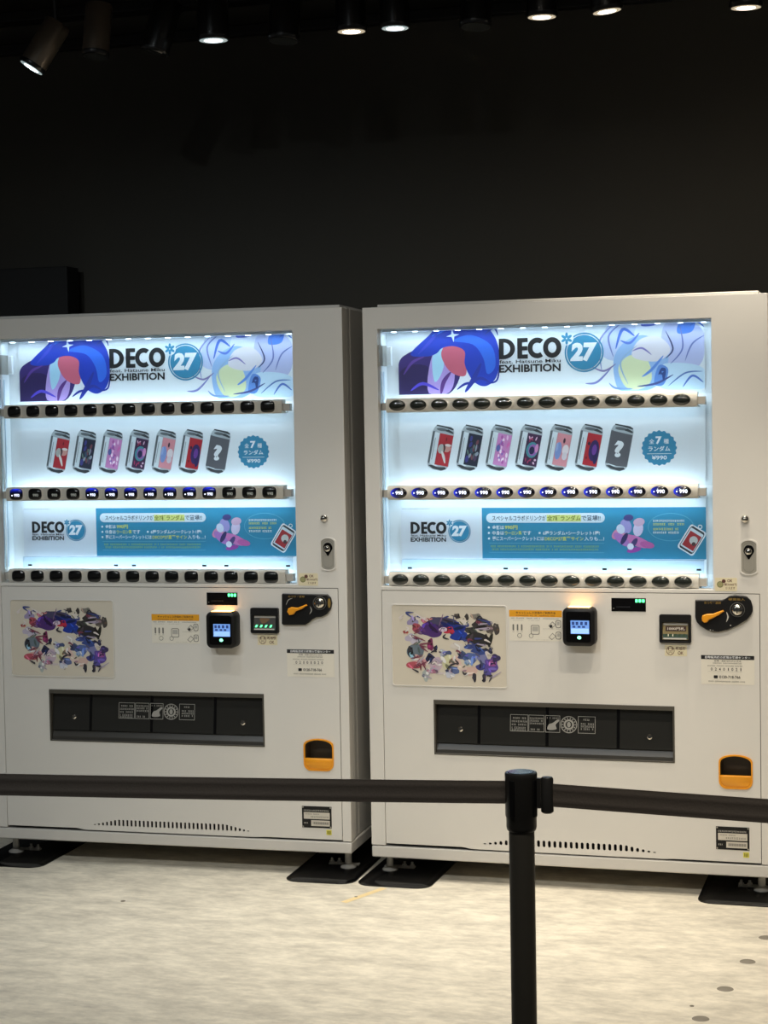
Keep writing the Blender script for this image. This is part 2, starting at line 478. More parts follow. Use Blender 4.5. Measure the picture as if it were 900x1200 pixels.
def blobs(mb, seed, x0, x1, z0, z1, y, cols, n, smin, smax):
    rnd = random.Random(seed)
    for k in range(n):
        rx = rnd.uniform(smin, smax); rz = rx*rnd.uniform(0.5, 1.1)
        rx = min(rx, (x1-x0)*0.45); rz = min(rz, (z1-z0)*0.45)
        m = max(rx, rz)*1.12; m = min(m, (x1-x0)*0.49, (z1-z0)*0.49)
        cx = rnd.uniform(x0+m, x1-m); cz = rnd.uniform(z0+m, z1-m)
        a = rnd.uniform(0, math.pi); c = [(cx+ (rx*math.cos(t)*math.cos(a)-rz*math.sin(t)*math.sin(a))*q, cz+(rx*math.cos(t)*math.sin(a)+rz*math.sin(t)*math.cos(a))*q) for t, q in ((2*math.pi*i/7, rnd.uniform(0.75, 1.08)) for i in range(7))]
        c = [(min(max(p, x0), x1), min(max(q, z0), z1)) for p, q in c]
        mb.flat([(min(max(p, x0), x1), min(max(q, z0), z1)) for p, q in spline(c, 3)], y, ink(cols[k % len(cols)]))

def banner_art_dark(mb, y):
    """generic stand-in: sweeping blue and violet ribbons with a coral disc"""
    X0, X1, Z0, Z1 = 0.089, 0.424, 1.545, 1.762
    def U(pts): return [(X0+a*(X1-X0), Z0+c*(Z1-Z0)) for a, c in pts]
    def C(pts, n=5): return [(min(max(p, X0), X1), min(max(q, Z0), Z1)) for p, q in spline(U(pts), n)]
    mb.flat(C([(0.0, 0.0), (0.0, 0.46), (0.10, 0.62), (0.28, 0.72), (0.42, 0.98), (0.62, 0.75), (0.62, 0.3), (0.50, 0.0), (0.25, -0.02)]), y, ink((58, 40, 110)))
    mb.flat(C([(0.0, 0.0), (0.0, 0.30), (0.12, 0.44), (0.30, 0.40), (0.34, 0.10), (0.22, -0.02)]), y, ink((44, 30, 84)))
    mb.flat(C([(0.30, 0.02), (0.31, 0.42), (0.40, 0.74), (0.50, 0.62), (0.56, 0.30), (0.50, 0.02)]), y, ink((178, 150, 214)))
    mb.flat(C([(0.36, 0.18), (0.34, 0.55), (0.43, 0.72), (0.45, 0.40)]), y, ink((170, 214, 232)))
    mb.flat(C([(0.46, 0.44), (0.43, 0.62), (0.52, 0.78), (0.70, 0.76), (0.68, 0.44), (0.66, 0.26), (0.54, 0.30)]), y, ink((206, 98, 118)))
    mb.flat(C([(0.12, 0.60), (0.30, 0.86), (0.44, 1.02), (0.80, 1.03), (0.95, 0.84), (1.0, 0.55), (0.97, 0.24), (0.86, 0.10), (0.74, 0.18), (0.66, 0.42), (0.66, 0.62), (0.56, 0.70), (0.44, 0.68), (0.38, 0.60), (0.28, 0.56)]), y, ink((30, 60, 178)))
    mb.flat(C([(0.55, 0.78), (0.72, 0.86), (0.92, 0.70), (0.96, 0.40), (0.88, 0.28), (0.84, 0.52), (0.74, 0.72)]), y, ink((48, 104, 216)))
    for k, (a, c, w) in enumerate((([(0.70, 0.10), (0.80, 0.22), (0.90, 0.16)], 0, 0.010), ([(0.66, 0.02), (0.74, 0.20), (0.82, 0.44)], 0, 0.016), ([(0.86, 0.14), (0.97, 0.18), (1.0, 0.40)], 0, 0.006), ([(0.58, 0.06), (0.66, 0.14), (0.76, 0.16)], 0, 0.008))):
        mb.flat(stroke(U(a), w), y, ink((36, 52, 150)))
    for a, w, c in (([(0.34, 0.86), (0.52, 0.98), (0.70, 0.98)], 0.012, (40, 110, 226)), ([(0.20, 0.60), (0.32, 0.78), (0.40, 0.92)], 0.010, (60, 70, 190)), ([(0.05, 0.30), (0.14, 0.48), (0.26, 0.56)], 0.009, (96, 62, 150)), ([(0.42, 0.0), (0.45, 0.18), (0.52, 0.32)], 0.014, (96, 56, 130)), ([(0.12, 0.06), (0.24, 0.16), (0.40, 0.06)], 0.010, (84, 70, 200)), ([(0.86, 0.86), (0.95, 0.95), (0.99, 0.84)], 0.006, (40, 60, 150))):
        mb.flat(stroke(U(a), w), y, ink(c))
    sx, sz = X0+0.545*(X1-X0), Z0+0.86*(Z1-Z0)
    mb.flat([(sx+r*math.cos(math.radians(45*i+8)), sz+r*math.sin(math.radians(45*i+8))) for i in range(8) for r in ((0.022 if i % 2 == 0 else 0.006),)], y, ink((226, 236, 250)))

def banner_art_pale(mb, y):
    """generic stand-in: pale watercolour waves in blue, lavender and yellow"""
    X0, X1, Z0, Z1 = 0.70, 1.071, 1.542, 1.755
    def U(pts): return [(X0+a*(X1-X0), Z0+c*(Z1-Z0)) for a, c in pts]
    def C(pts, n=5): return [(min(max(p, X0), X1), min(max(q, Z0), Z1)) for p, q in spline(U(pts), n)]
    lay = [([(0.14, 0.55), (0.20, 0.98), (0.40, 1.0), (0.46, 0.70), (0.30, 0.45)], (190, 202, 232)),
           ([(0.42, 0.62), (0.46, 1.0), (0.70, 1.02), (0.72, 0.70), (0.58, 0.55)], (214, 220, 238)),
           ([(0.68, 0.30), (0.66, 0.92), (0.86, 1.0), (1.0, 0.80), (0.96, 0.35)], (184, 190, 226)),
           ([(0.28, 0.02), (0.24, 0.45), (0.34, 0.72), (0.52, 0.80), (0.70, 0.52), (0.62, 0.10), (0.45, -0.02)], (150, 184, 226)),
           ([(0.34, 0.06), (0.28, 0.34), (0.38, 0.52), (0.52, 0.46), (0.56, 0.16), (0.46, 0.02)], (216, 222, 176)),
           ([(0.40, 0.50), (0.46, 0.74), (0.62, 0.78), (0.72, 0.58), (0.60, 0.42)], (222, 216, 222)),
           ([(0.62, 0.06), (0.64, 0.36), (0.86, 0.38), (1.0, 0.28), (1.0, 0.02), (0.80, -0.01)], (196, 220, 238)),
           ([(0.48, 0.94), (0.50, 1.03), (0.60, 1.03), (0.60, 0.95)], (86, 104, 200)),
           ([(0.78, 0.82), (0.80, 0.98), (0.92, 1.02), (0.90, 0.84)], (80, 130, 220)),
           ([(0.58, 0.10), (0.62, 0.36), (0.70, 0.30), (0.66, 0.08)], (96, 140, 210))]
    for p, c in lay: mb.flat(C(p), y, ink(c))
    rnd = random.Random(4)
    ln = [([(0.0, 0.12), (0.10, 0.14), (0.22, 0.34)], 0.007, (126, 130, 190)), ([(0.06, 0.36), (0.16, 0.30), (0.26, 0.40)], 0.006, (130, 120, 170)),
          ([(0.14, 0.30), (0.12, 0.72), (0.24, 0.98)], 0.006, (140, 146, 200)), ([(0.24, 0.50), (0.20, 0.80), (0.30, 0.98)], 0.006, (120, 130, 190)),
          ([(0.26, 0.62), (0.32, 0.90), (0.42, 0.80)], 0.010, (76, 112, 200)), ([(0.30, 0.74), (0.38, 0.70), (0.46, 0.84)], 0.008, (90, 120, 205)),
          ([(0.36, 0.10), (0.30, 0.42), (0.44, 0.66)], 0.005, (150, 180, 210)), ([(0.48, 0.20), (0.56, 0.30), (0.66, 0.50)], 0.009, (96, 140, 215)),
          ([(0.44, 0.06), (0.60, 0.10), (0.74, 0.22)], 0.007, (70, 80, 140)), ([(0.68, 0.46), (0.74, 0.60), (0.68, 0.86)], 0.005, (60, 66, 110)),
          ([(0.72, 0.38), (0.82, 0.60), (0.80, 0.92)], 0.005, (110, 120, 180)), ([(0.84, 0.42), (0.90, 0.66), (1.0, 0.78)], 0.005, (110, 120, 180)),
          ([(0.70, 0.06), (0.84, 0.24), (0.98, 0.26)], 0.005, (90, 120, 180)), ([(0.82, 0.04), (0.90, 0.20), (0.99, 0.10)], 0.007, (84, 116, 190)),
          ([(0.62, 0.22), (0.66, 0.30), (0.66, 0.14)], 0.014, (44, 70, 130)), ([(0.88, 0.92), (0.94, 0.98), (1.0, 0.90)], 0.006, (70, 110, 200)),
          ([(0.40, 0.58), (0.48, 0.62), (0.56, 0.52)], 0.006, (130, 120, 180)), ([(0.20, 0.12), (0.26, 0.04), (0.40, 0.03)], 0.006, (120, 150, 200))]
    for p, w, c in ln:
        q = [(min(max(a, X0), X1), min(max(b_, Z0), Z1)) for a, b_ in stroke(U(p), w)]
        mb.flat(q, y, ink(c))

SIL = [ink((168, 176, 180)), ink((92, 98, 102)), ink((214, 222, 226)), ink((52, 56, 60)), ink((130, 138, 142))]
def can_print(mb, ox, oz, ux, uz, vx, vz, y, idx):
    def T(p): return [(ox+a*ux+c*vx, oz+a*uz+c*vz) for a, c in p]
    mb.flat(T([(0.16, 1.0), (0.80, 0.985), (0.95, 0.95), (1.0, 0.86), (1.0, 0.10), (0.92, 0.03), (0.70, -0.03), (0.30, -0.02), (0.06, 0.03), (0.0, 0.10), (0.0, 0.86), (0.06, 0.94)]), y, SIL[0])
    mb.flat(T([(0.14, 1.0), (0.80, 0.985), (0.95, 0.95), (0.93, 0.92), (0.5, 0.955), (0.12, 0.97)]), y, SIL[3])
    mb.flat(T(ell(0.42, 0.905, 0.26, 0.035, 16)), y, SIL[1])
    mb.flat(T([(0.55, 0.88), (0.95, 0.84), (0.98, 0.87), (0.70, 0.93)]), y, SIL[3])
    mb.flat(T([(0.0, 0.12), (0.0, 0.84), (0.10, 0.85), (0.10, 0.11)]), y, SIL[1])
    mb.flat(T([(0.05, 0.06), (0.30, 0.0), (0.70, -0.02), (0.92, 0.03), (0.85, 0.07), (0.5, 0.05), (0.2, 0.08)]), y, SIL[3])
    mb.flat(T([(0.12, 0.10), (0.42, 0.06), (0.5, 0.08), (0.2, 0.13)]), y, SIL[2])
    if idx == 6:
        G = ink((92, 92, 98))
        mb.flat(T([(0.03, 0.12), (0.04, 0.84), (0.98, 0.80), (0.98, 0.09), (0.5, 0.08)]), y, G)
        cx, cz = ox+0.5*ux+0.46*vx, oz+0.5*uz+0.46*vz
        mb.text('?', cx-0.015, cx+0.015, cz-0.026, cz+0.026, y, WHT, 0.05, 0.1)
        return
    mb.flat(T([(0.10, 0.11), (0.11, 0.83), (0.34, 0.82), (0.33, 0.10)]), y, SIL[2])
    mb.flat(T([(0.15, 0.2), (0.16, 0.7), (0.19, 0.7), (0.18, 0.2)]), y, SIL[4])
    bg = [(178, 42, 52), (34, 40, 58), (206, 134, 190), (66, 34, 70), (214, 140, 148), (176, 34, 46)][idx]
    mb.flat(T([(0.34, 0.10), (0.35, 0.82), (0.99, 0.80), (0.98, 0.09)]), y, ink(bg))
    def B(cu, cv, ru, rv, c, rot=0.0): mb.flat(T(ell(cu, cv, ru, rv, 14, rot)), y, ink(c))
    rnd = random.Random(idx+20)
    if idx == 0:
        B(0.52, 0.47, 0.15, 0.11, (176, 180, 174)); B(0.78, 0.50, 0.19, 0.09, (206, 150, 140)); B(0.82, 0.57, 0.15, 0.03, (226, 214, 206))
        mb.flat(T(stroke([(0.56, 0.42), (0.70, 0.30), (0.82, 0.16)], 0.10)), y, ink((222, 216, 210)))
        mb.flat(T(stroke([(0.60, 0.58), (0.68, 0.50), (0.66, 0.40)], 0.08)), y, ink((64, 50, 54))); B(0.70, 0.70, 0.03, 0.05, (120, 20, 30))
    elif idx == 1:
        for k in range(16): B(rnd.uniform(0.44, 0.90), rnd.uniform(0.18, 0.74), rnd.uniform(0.04, 0.10), rnd.uniform(0.03, 0.08), [(60, 60, 130), (120, 70, 80), (96, 120, 110), (150, 160, 170), (80, 60, 90), (52, 80, 100)][k % 6], rnd.uniform(0, 3))
    elif idx == 2:
        for k in range(30): B(rnd.uniform(0.42, 0.91), rnd.uniform(0.15, 0.76), rnd.uniform(0.03, 0.08), rnd.uniform(0.02, 0.05), [(240, 196, 226), (176, 86, 160), (250, 226, 240), (220, 110, 178), (150, 110, 190)][k % 5], rnd.uniform(0, 3))
        B(0.46, 0.48, 0.09, 0.08, (96, 104, 168))
    elif idx == 3:
        for k in range(14): B(rnd.uniform(0.42, 0.91), rnd.choice((rnd.uniform(0.14, 0.24), rnd.uniform(0.66, 0.76))), 0.05, 0.025, [(220, 180, 200), (170, 50, 90), (40, 30, 60)][k % 3], rnd.uniform(0, 3))
        B(0.66, 0.45, 0.27, 0.18, (70, 140, 150)); B(0.70, 0.45, 0.20, 0.13, (150, 96, 170)); B(0.66, 0.44, 0.12, 0.09, (34, 34, 76)); B(0.86, 0.5, 0.08, 0.10, (214, 140, 190))
    elif idx == 4:
        B(0.50, 0.42, 0.15, 0.20, (126, 150, 204)); B(0.82, 0.46, 0.15, 0.12, (226, 214, 216)); B(0.82, 0.32, 0.12, 0.09, (210, 200, 206)); B(0.70, 0.66, 0.05, 0.06, (70, 44, 62)); B(0.42, 0.5, 0.06, 0.10, (150, 170, 214))
    else:
        B(0.74, 0.44, 0.23, 0.24, (50, 34, 92)); B(0.86, 0.36, 0.12, 0.22, (38, 30, 84)); B(0.76, 0.46, 0.11, 0.12, (110, 60, 150)); B(0.48, 0.58, 0.06, 0.04, (60, 24, 50)); B(0.46, 0.26, 0.05, 0.03, (120, 24, 40))

def collage(mb, x0, x1, z0, z1, y):
    """generic stand-in: a ring of colourful paint splashes"""
    def P(a, c): return (x0+a*(x1-x0), z0+c*(z1-z0))
    w, h = x1-x0, z1-z0
    D = [(.17,.82,.055,.06,(150,140,176)),(.20,.73,.045,.07,(170,80,96)),(.25,.70,.05,.05,(120,84,120)),(.15,.60,.05,.06,(178,170,190)),(.20,.56,.06,.04,(190,184,200)),
         (.30,.83,.05,.05,(190,120,124)),(.38,.78,.13,.09,(58,36,92)),(.34,.70,.10,.10,(74,44,110)),(.46,.83,.16,.05,(70,66,96)),(.55,.74,.11,.10,(36,52,140)),(.59,.64,.08,.07,(30,56,150)),
         (.50,.71,.05,.05,(186,48,70)),(.44,.72,.04,.03,(206,190,214)),(.33,.52,.03,.10,(120,44,90)),(.38,.47,.02,.04,(44,40,60)),
         (.58,.90,.03,.04,(84,78,72)),(.67,.89,.02,.04,(66,62,60)),(.75,.90,.05,.04,(126,122,116)),(.80,.80,.09,.08,(52,50,50)),(.72,.72,.07,.05,(60,58,58)),(.77,.60,.12,.11,(44,42,44)),(.87,.74,.04,.07,(92,84,80)),(.94,.74,.03,.08,(70,64,62)),(.64,.82,.05,.04,(214,206,198)),(.76,.72,.02,.02,(226,220,212)),
         (.20,.42,.08,.09,(104,118,130)),(.14,.42,.03,.07,(52,54,62)),(.19,.34,.05,.05,(214,178,172)),(.18,.24,.07,.05,(176,84,96)),(.26,.27,.05,.05,(204,150,158)),(.33,.33,.06,.07,(42,46,80)),(.38,.25,.06,.10,(196,176,190)),(.28,.12,.03,.09,(168,178,176)),(.34,.17,.05,.04,(170,120,140)),
         (.48,.40,.05,.04,(72,84,120)),(.50,.31,.065,.10,(206,204,166)),(.56,.31,.05,.07,(214,186,178)),(.53,.18,.07,.05,(92,106,150)),(.51,.12,.05,.04,(196,200,214)),(.44,.40,.03,.06,(176,180,196)),(.58,.50,.06,.05,(204,198,192)),
         (.63,.38,.05,.05,(66,72,110)),(.70,.36,.08,.08,(84,104,160)),(.68,.30,.04,.04,(150,170,204)),(.80,.36,.06,.08,(120,124,170)),(.78,.44,.07,.05,(58,76,140)),(.70,.18,.06,.06,(206,176,166)),(.80,.24,.05,.05,(64,66,130)),(.89,.26,.07,.09,(92,72,150)),(.90,.28,.035,.045,(150,84,150)),(.85,.17,.04,.05,(90,84,160)),(.93,.36,.04,.05,(60,52,92)),(.88,.44,.02,.05,(58,62,92)),
         (.73,.10,.018,.07,(52,52,62)),(.82,.10,.018,.06,(56,54,70)),(.10,.68,.025,.02,(150,60,60)),(.70,.50,.06,.03,(66,84,150)),(.62,.22,.04,.05,(216,196,186)),(.42,.14,.04,.02,(200,190,190))]
    rnd = random.Random(9)
    for a, c, rx, rz, col in D:
        cx, cz = P(a, c); n = 9; t0 = rnd.uniform(0, 1)
        pts = []
        for k in range(n):
            q = rnd.uniform(0.72, 1.2); t = 2*math.pi*(k+t0)/n
            pts.append((cx+rx*w*q*math.cos(t), cz+rz*h*q*math.sin(t)))
        mb.flat([(min(max(p, x0+.004), x1-.004), min(max(q_, z0+.004), z1-.004)) for p, q_ in spline(pts, 3)], y, ink(col))
    for a, c, rx, rz, col in D:
        for k in range(3):
            t = rnd.uniform(0, 6.28); q = rnd.uniform(.3, .95)
            cx, cz = P(a+rx*q*math.cos(t), c+rz*q*math.sin(t)); f = rnd.choice((.55, .75, 1.3, 1.6))
            cc = tuple(int(max(18, min(226, v*f*(1+rnd.uniform(-.15, .15))))) // 8 * 8 for v in col)
            s_ = rnd.uniform(.22, .45); ro = rnd.uniform(0, 3.1)
            pts = ell(cx, cz, rx*w*s_*1.3, rz*h*s_*.55, 10, ro)
            mb.flat([(min(max(p, x0+.004), x1-.004), min(max(q_, z0+.004), z1-.004)) for p, q_ in pts], y, ink(cc))
    for k in range(60):
        a, c = rnd.uniform(.08, .92), rnd.uniform(.1, .9)
        if 0.33 < a < 0.62 and 0.42 < c < 0.62: continue
        p = P(a, c); q = P(a+rnd.uniform(-.06, .06), c+rnd.uniform(-.06, .06)); r_ = P(a+rnd.uniform(-.09, .09), c+rnd.uniform(-.08, .08))
        mb.flat([(min(max(u, x0+.004), x1-.004), min(max(v, z0+.004), z1-.004)) for u, v in stroke([p, q, r_], 0.006)], y, ink([(52, 50, 60), (214, 206, 204), (120, 60, 80), (60, 70, 130), (170, 160, 180)][k % 5]))

# ------------------------------------------------------------------ vending machines
WM = 1.27106
def lower_panel_loop():
    top = [(1.2400, 0.9170), (0.0490, 0.9170)]
    bot = [(0.0490, 0.0975), (0.305, 0.0975), (0.335, 0.0925), (0.945, 0.0925), (0.975, 0.0945), (1.2400, 0.0945)]
    return bot + top

def coin_return_loop(d=0.0):
    x0, x1, z0, z1 = 1.117-d, 1.2145+d, 0.3225-d, 0.4235+d
    r = 0.024; xc = (x0+x1)/2; out = []
    for k in range(7):
        t = math.radians(-90+90*k/6); out.append((x1-r+r*math.cos(t), z0+r+r*math.sin(t)))
    zs = z1-0.022
    for k in range(11):
        t = math.pi*k/10; out.append((xc+(x1-x0)/2*math.cos(t)*(1.0), zs+0.022*math.sin(t)**0.9 if 0 < k < 10 else zs))
    for k in range(7):
        t = math.radians(180+90*k/6); out.append((x0+r+r*math.cos(t), z0+r+r*math.sin(t)))
    return out

COINR = [(1.049,.8991),(1.1293,.9),(1.1385,.9027),(1.1503,.9114),(1.1674,.9155),(1.1856,.9149),(1.2038,.9106),(1.2154,.8988),(1.2207,.8803),(1.2206,.867),(1.2164,.8563),(1.2033,.8402),(1.1771,.8239),(1.1482,.8101),(1.1193,.8022),(1.1009,.8019),(1.0825,.8078),(1.0642,.8195),(1.0524,.8327),(1.0485,.8461)]
LEVR = [(1.0695,.8453),(1.0719,.8533),(1.0846,.8575),(1.103,.8586),(1.1188,.8646),(1.1332,.8696),(1.1358,.8662),(1.1213,.8553),(1.1015,.8444),(1.091,.8403),(1.0857,.8322),(1.077,.831),(1.0707,.8368)]
COINL = [(1.0534,.8968),(1.0554,.9006),(1.2063,.899),(1.2176,.8887),(1.2218,.8703),(1.2176,.8517),(1.205,.8349),(1.1856,.8255),(1.1682,.8238),(1.1545,.8159),(1.1427,.8064),(1.131,.7989),(1.0572,.798),(1.0514,.8017)]
LEVL = [(1.0746,.8427),(1.0787,.8539),(1.0884,.8577),(1.1097,.856),(1.1253,.8617),(1.1389,.8674),(1.1415,.863),(1.1212,.8505),(1.1037,.8448),(1.0957,.8343),(1.0821,.8316)]

def area_light(name, parent, loc, sx, sy, rot, watts, col):
    l = bpy.data.lights.new(name, 'AREA'); l.shape = 'RECTANGLE'; l.size = sx; l.size_y = sy
    l.energy = watts; l.color = col
    o = bpy.data.objects.new(name, l); COL.objects.link(o); o.parent = parent
    o.location = loc; o.rotation_euler = rot
    return o

def machine(v, loc, rz, label):
    right = v == 'R'
    root = empty('vending_machine', loc, rz)
    tag(root, label, 'vending machine', 'vending machines in a row')
    W = WM
    # ---- carcass
    b = MB(); hole = rect(0.044, 1.107, 0.926, 1.759)
    b.plate([rect(0.004, W-0.004, 0.088, 1.829), hole], 0.066, 0.108, PAINT2)
    b.box(0.004, W-0.004, 0.108, 0.72, 0.088, 1.829, PAINT2); b.build('cabinet', root, bevel=0.006)
    b = MB(); b.plate([rect(0.010, W-0.010, 0.094, 1.815), hole], 0.052, 0.066, DARK); b.build('door_gasket', root, smooth=0)
    b = MB(); b.box(0.02, W-0.035, 0.10, 0.70, 1.829, 1.839, PAINT2); b.build('top_lid', root, bevel=0.003)
    b = MB(); b.box(0.0, W, 0.0, 0.70, 0.050, 0.0875, BASEP); b.build('base_plinth', root, bevel=0.004)
    # ---- upper door with the window opening
    WX0, WX1, WZ0, WZ1 = 0.0480, 1.1030, 0.9300, 1.7550
    b = MB()
    outer = [(0.0, 0.0905), (0.0472, 0.0905), (0.0472, 0.9190), (1.2418, 0.9190), (1.2418, 0.0905), (W, 0.0905), (W, 1.8235), (0.0, 1.8235)]
    b.plate([outer, rect(WX0, WX1, WZ0, WZ1)], 0.0, 0.052, PAINT)
    door = b.build('door', root, bevel=0.0045, seg=3)
    # ---- window recess
    b = MB()
    yb = 0.104
    b.add([(WX0, .0515, WZ0), (WX1, .0515, WZ0), (WX1, .0515, WZ1), (WX0, .0515, WZ1), (WX0, yb, WZ0), (WX1, yb, WZ0), (WX1, yb, WZ1), (WX0, yb, WZ1)],
          [(4, 5, 6, 7), (0, 4, 7, 3), (5, 1, 2, 6), (3, 7, 6, 2), (0, 1, 5, 4)], RECESS)
    rec = b.build('display_recess', root, smooth=0)
    b = MB(); b.box(WX0+.0005, WX0+.005, .004, .092, 1.638, 1.704, GREYM); b.build('hinge_block', rec, smooth=0)
    b = MB(); b.box(WX0+.001, WX0+.020, .088, .102, 1.640, 1.702, RECESS); b.build('hinge_cover', rec, bevel=.002)
    b = MB()
    for dx, yy in ((.001, .03), (.0012, .058)): b.box(WX0+dx, WX0+dx+.003, yy, yy+.004, .98, 1.62, ACRYL)
    b.build('cable_cover', rec, smooth=0)
    # ---- posters
    PY = 0.1005
    P1 = MB(); P1.plate([rect(0.0885, 1.0725, 1.540, 1.7545)], PY, PY+.001, PAPER)
    p1 = P1.build('poster', root, smooth=0); p1['label'] = 'top poster with blue and pale artwork and logo'
    b = MB(); banner_art_dark(b, PY-.0002); b.build('printed_artwork', p1, smooth=0)
    b = MB(); banner_art_pale(b, PY-.0002); b.build('printed_artwork', p1, smooth=0)
    b = MB(); deco_logo(b, 0.4226, 1.6082, 1.0, PY-.0012); b.build('logo_lettering', p1, smooth=0)
    P2 = MB(); P2.plate([rect(0.0885, 1.0725, 1.255, 1.4925)], PY, PY+.001, PAPER)
    p2 = P2.build('poster', root, smooth=0); p2['label'] = 'middle poster with a row of printed cans'
    for k in range(7):
        b = MB(); can_print(b, 0.1775+k*0.0964, 1.3085-0.0011*k, 0.0700, -0.0110, 0.0278, 0.1400, PY-.0002, k); b.build('printed_can', p2, smooth=0)
    b = MB(); cx, cz = 0.9290, 1.3622
    b.flat([(cx+r*math.cos(t), cz+r*math.sin(t)) for i in range(96) for t in (2*math.pi*i/96,) for r in (0.0535+0.0022*math.cos(20*t),)], PY-.0002, BLUE)
    b.text('全', cx-.031, cx-.015, cz+.013, cz+.028, PY-.0002, WHT, .01); b.text('7', cx-.011, cx+.008, cz+.012, cz+.036, PY-.0002, WHT, .04); b.text('種', cx+.014, cx+.030, cz+.013, cz+.028, PY-.0002, WHT, .01)
    b.text('ランダム', cx-.034, cx+.034, cz-.010, cz+.006, PY-.0002, WHT, .02)
    b.flat(rect(cx-.038, cx+.038, cz-.0185, cz-.0172), PY-.0002, WHT)
    b.text('¥990', cx-.0235, cx+.0235, cz-.0365, cz-.0235, PY-.0002, WHT, .02)
    b.build('price_badge', p2, smooth=0)
    b = MB(); b.micro(.094, .19, 1.4868, 1.4892, PY-.0002, BLK, 5); b.build('small_print', p2, smooth=0)
    P3 = MB(); P3.plate([rect(0.0885, 1.0725, 0.960, 1.2065)], PY, PY+.001, PAPER)
    p3 = P3.build('poster', root, smooth=0); p3['label'] = 'bottom poster with logo and blue notice band'
    b = MB(); b.flat(rect(.0885, .3588, 1.0149, 1.1788), PY-.0002, ink((216, 220, 226))); b.flat(rect(.3588, 1.0715, 1.0146, 1.1775), PY-.0002, BLUEB)
    b.build('blue_band', p3, smooth=0)
    b = MB(); b.micro(.0925, .187, 1.1742, 1.1762, PY-.0008, BLK, 6); b.build('small_print', p3, smooth=0)
    b = MB(); deco_logo(b, 0.1205, 1.0678, 0.597, PY-.0008, bl=BLUE); b.build('logo_lettering', p3, smooth=0)
    def X3(px): return .3814+(px-573)*.002756
    def Z3(py): return 1.0789+(631-py)*.00274
    b = MB(); y = PY-.0008
    b.flat(rrect(X3(570), X3(709), Z3(612.6), Z3(601.4), .0155, 6), y, ink((206, 218, 226)))
    b.flat(rect(X3(641.5), X3(681.5), Z3(611.2), Z3(603.4)), y, ink((206, 208, 120)))
    DY = ink((112, 116, 44))
    b.text('スペシャルコラボドリンクが', X3(577), X3(641), Z3(610.4), Z3(604.0), y, NAVY, .02)
    b.text('全7種ランダム', X3(642), X3(681), Z3(610.4), Z3(604.0), y, DY, .025)
    b.text('で登場!!', X3(682), X3(704), Z3(610.4), Z3(604.0), y, NAVY, .02)
    for px, py in ((573, 618), (573, 624.5), (573, 631), (633, 624.5)): b.flat(ell(X3(px), Z3(py), .0036, n=10), y, WHT)
    def T(s_, a, e, py, m): b.text(s_, X3(a), X3(e), Z3(py+2.5), Z3(py-2.4), y, m, .018)
    T('金額は', 577, 591, 618, WHT); T('990円', 592, 607, 618, YEL)
    T('中身は', 577, 591, 624.5, WHT); T('ウーロン茶', 592, 612, 624.5, YEL); T('です', 613, 623, 624.5, WHT)
    T('6種ランダム+シークレット1種!', 637, 703, 624.5, WHT)
    T('更にスーパーシークレットには', 577, 638, 631, WHT); T('DECO*27直筆サイン', 639, 684, 631, YEL); T('入りも…!', 685, 708, 631, WHT)
    b.flat(rect(X3(573), X3(708), Z3(636.6), Z3(636.2)), y, LBLUE); b.flat(rect(X3(573), X3(708), Z3(647.4), Z3(647.0)), y, LBLUE)
    b.micro(X3(575), X3(703), Z3(641.2), Z3(639.0), y, YELG, 7); b.micro(X3(575), X3(706), Z3(644.8), Z3(642.6), y, YELG, 8)
    b.build('notice_lettering', p3, smooth=0)
    b = MB()
    for a, c, ra, rc, col, ro in ((725, 625, 10, 6, (214, 140, 176), .6), (745, 634, 18, 6, (206, 120, 180), -.35), (757, 638, 9, 4, (190, 96, 160), -.2), (728, 632, 12, 5, (176, 120, 190), -.7), (742, 644, 9, 3, (160, 70, 160), .2), (733, 617, 7, 9, (160, 150, 206), .3), (747, 620, 6, 9, (214, 200, 226), -.2), (727, 620, 5, 6, (206, 214, 232), .4), (736, 607, 6, 4, (70, 66, 120), .1), (748, 612, 7, 5, (206, 170, 196), .2), (731, 631, 3, 8, (56, 50, 100), -.5), (742, 636, 3, 7, (80, 66, 120), -.6), (738, 640, 4, 4, (226, 226, 240), 0)):
        b.flat(ell(X3(a), Z3(c), ra*.0026, rc*.0026, 14, ro), y, ink(col))
    b.build('printed_artwork', p3, smooth=0)
    b = MB(); b.flat(ell(X3(784), Z3(617.8), .0715, .0435, 40), y, LBLUE, [ell(X3(784), Z3(617.8), .0702, .0422, 40)])
    for k, (py, m) in enumerate(((610.5, WHT), (614.5, YEL), (620.0, YEL), (624.0, WHT))): b.micro(X3(764), X3(800 if k < 2 else 793), Z3(py+1.3), Z3(py-1.3), y, m, 30+k)
    b.build('speech_bubble', p3, smooth=0)
    b = MB(); a = math.radians(-32); kx, kz = X3(807.5), Z3(632.5)
    ux, uz, vx, vz = .050*math.cos(a), .050*math.sin(a), -.078*math.sin(a), .078*math.cos(a)
    b.flat([(kx+(p_-.5)*ux*1.16+(q-.5)*vx*1.1, kz+(p_-.5)*uz*1.16+(q-.5)*vz*1.1) for p_, q in rrect(0, 1, 0, 1, .12)], y, WHT)
    b.flat([(kx+(p_-.5)*ux+(q-.5)*vx, kz+(p_-.5)*uz+(q-.5)*vz) for p_, q in rrect(0, 1, 0, 1, .14)], y, SIL[3])
    b.flat([(kx+(p_-.5)*ux+(q-.5)*vx, kz+(p_-.5)*uz+(q-.5)*vz) for p_, q in rrect(.04, .96, .08, .92, .05)], y, SIL[2])
    b.flat([(kx+(p_-.5)*ux+(q-.5)*vx, kz+(p_-.5)*uz+(q-.5)*vz) for p_, q in rect(.12, .92, .14, .80)], y, ink((170, 50, 54)))
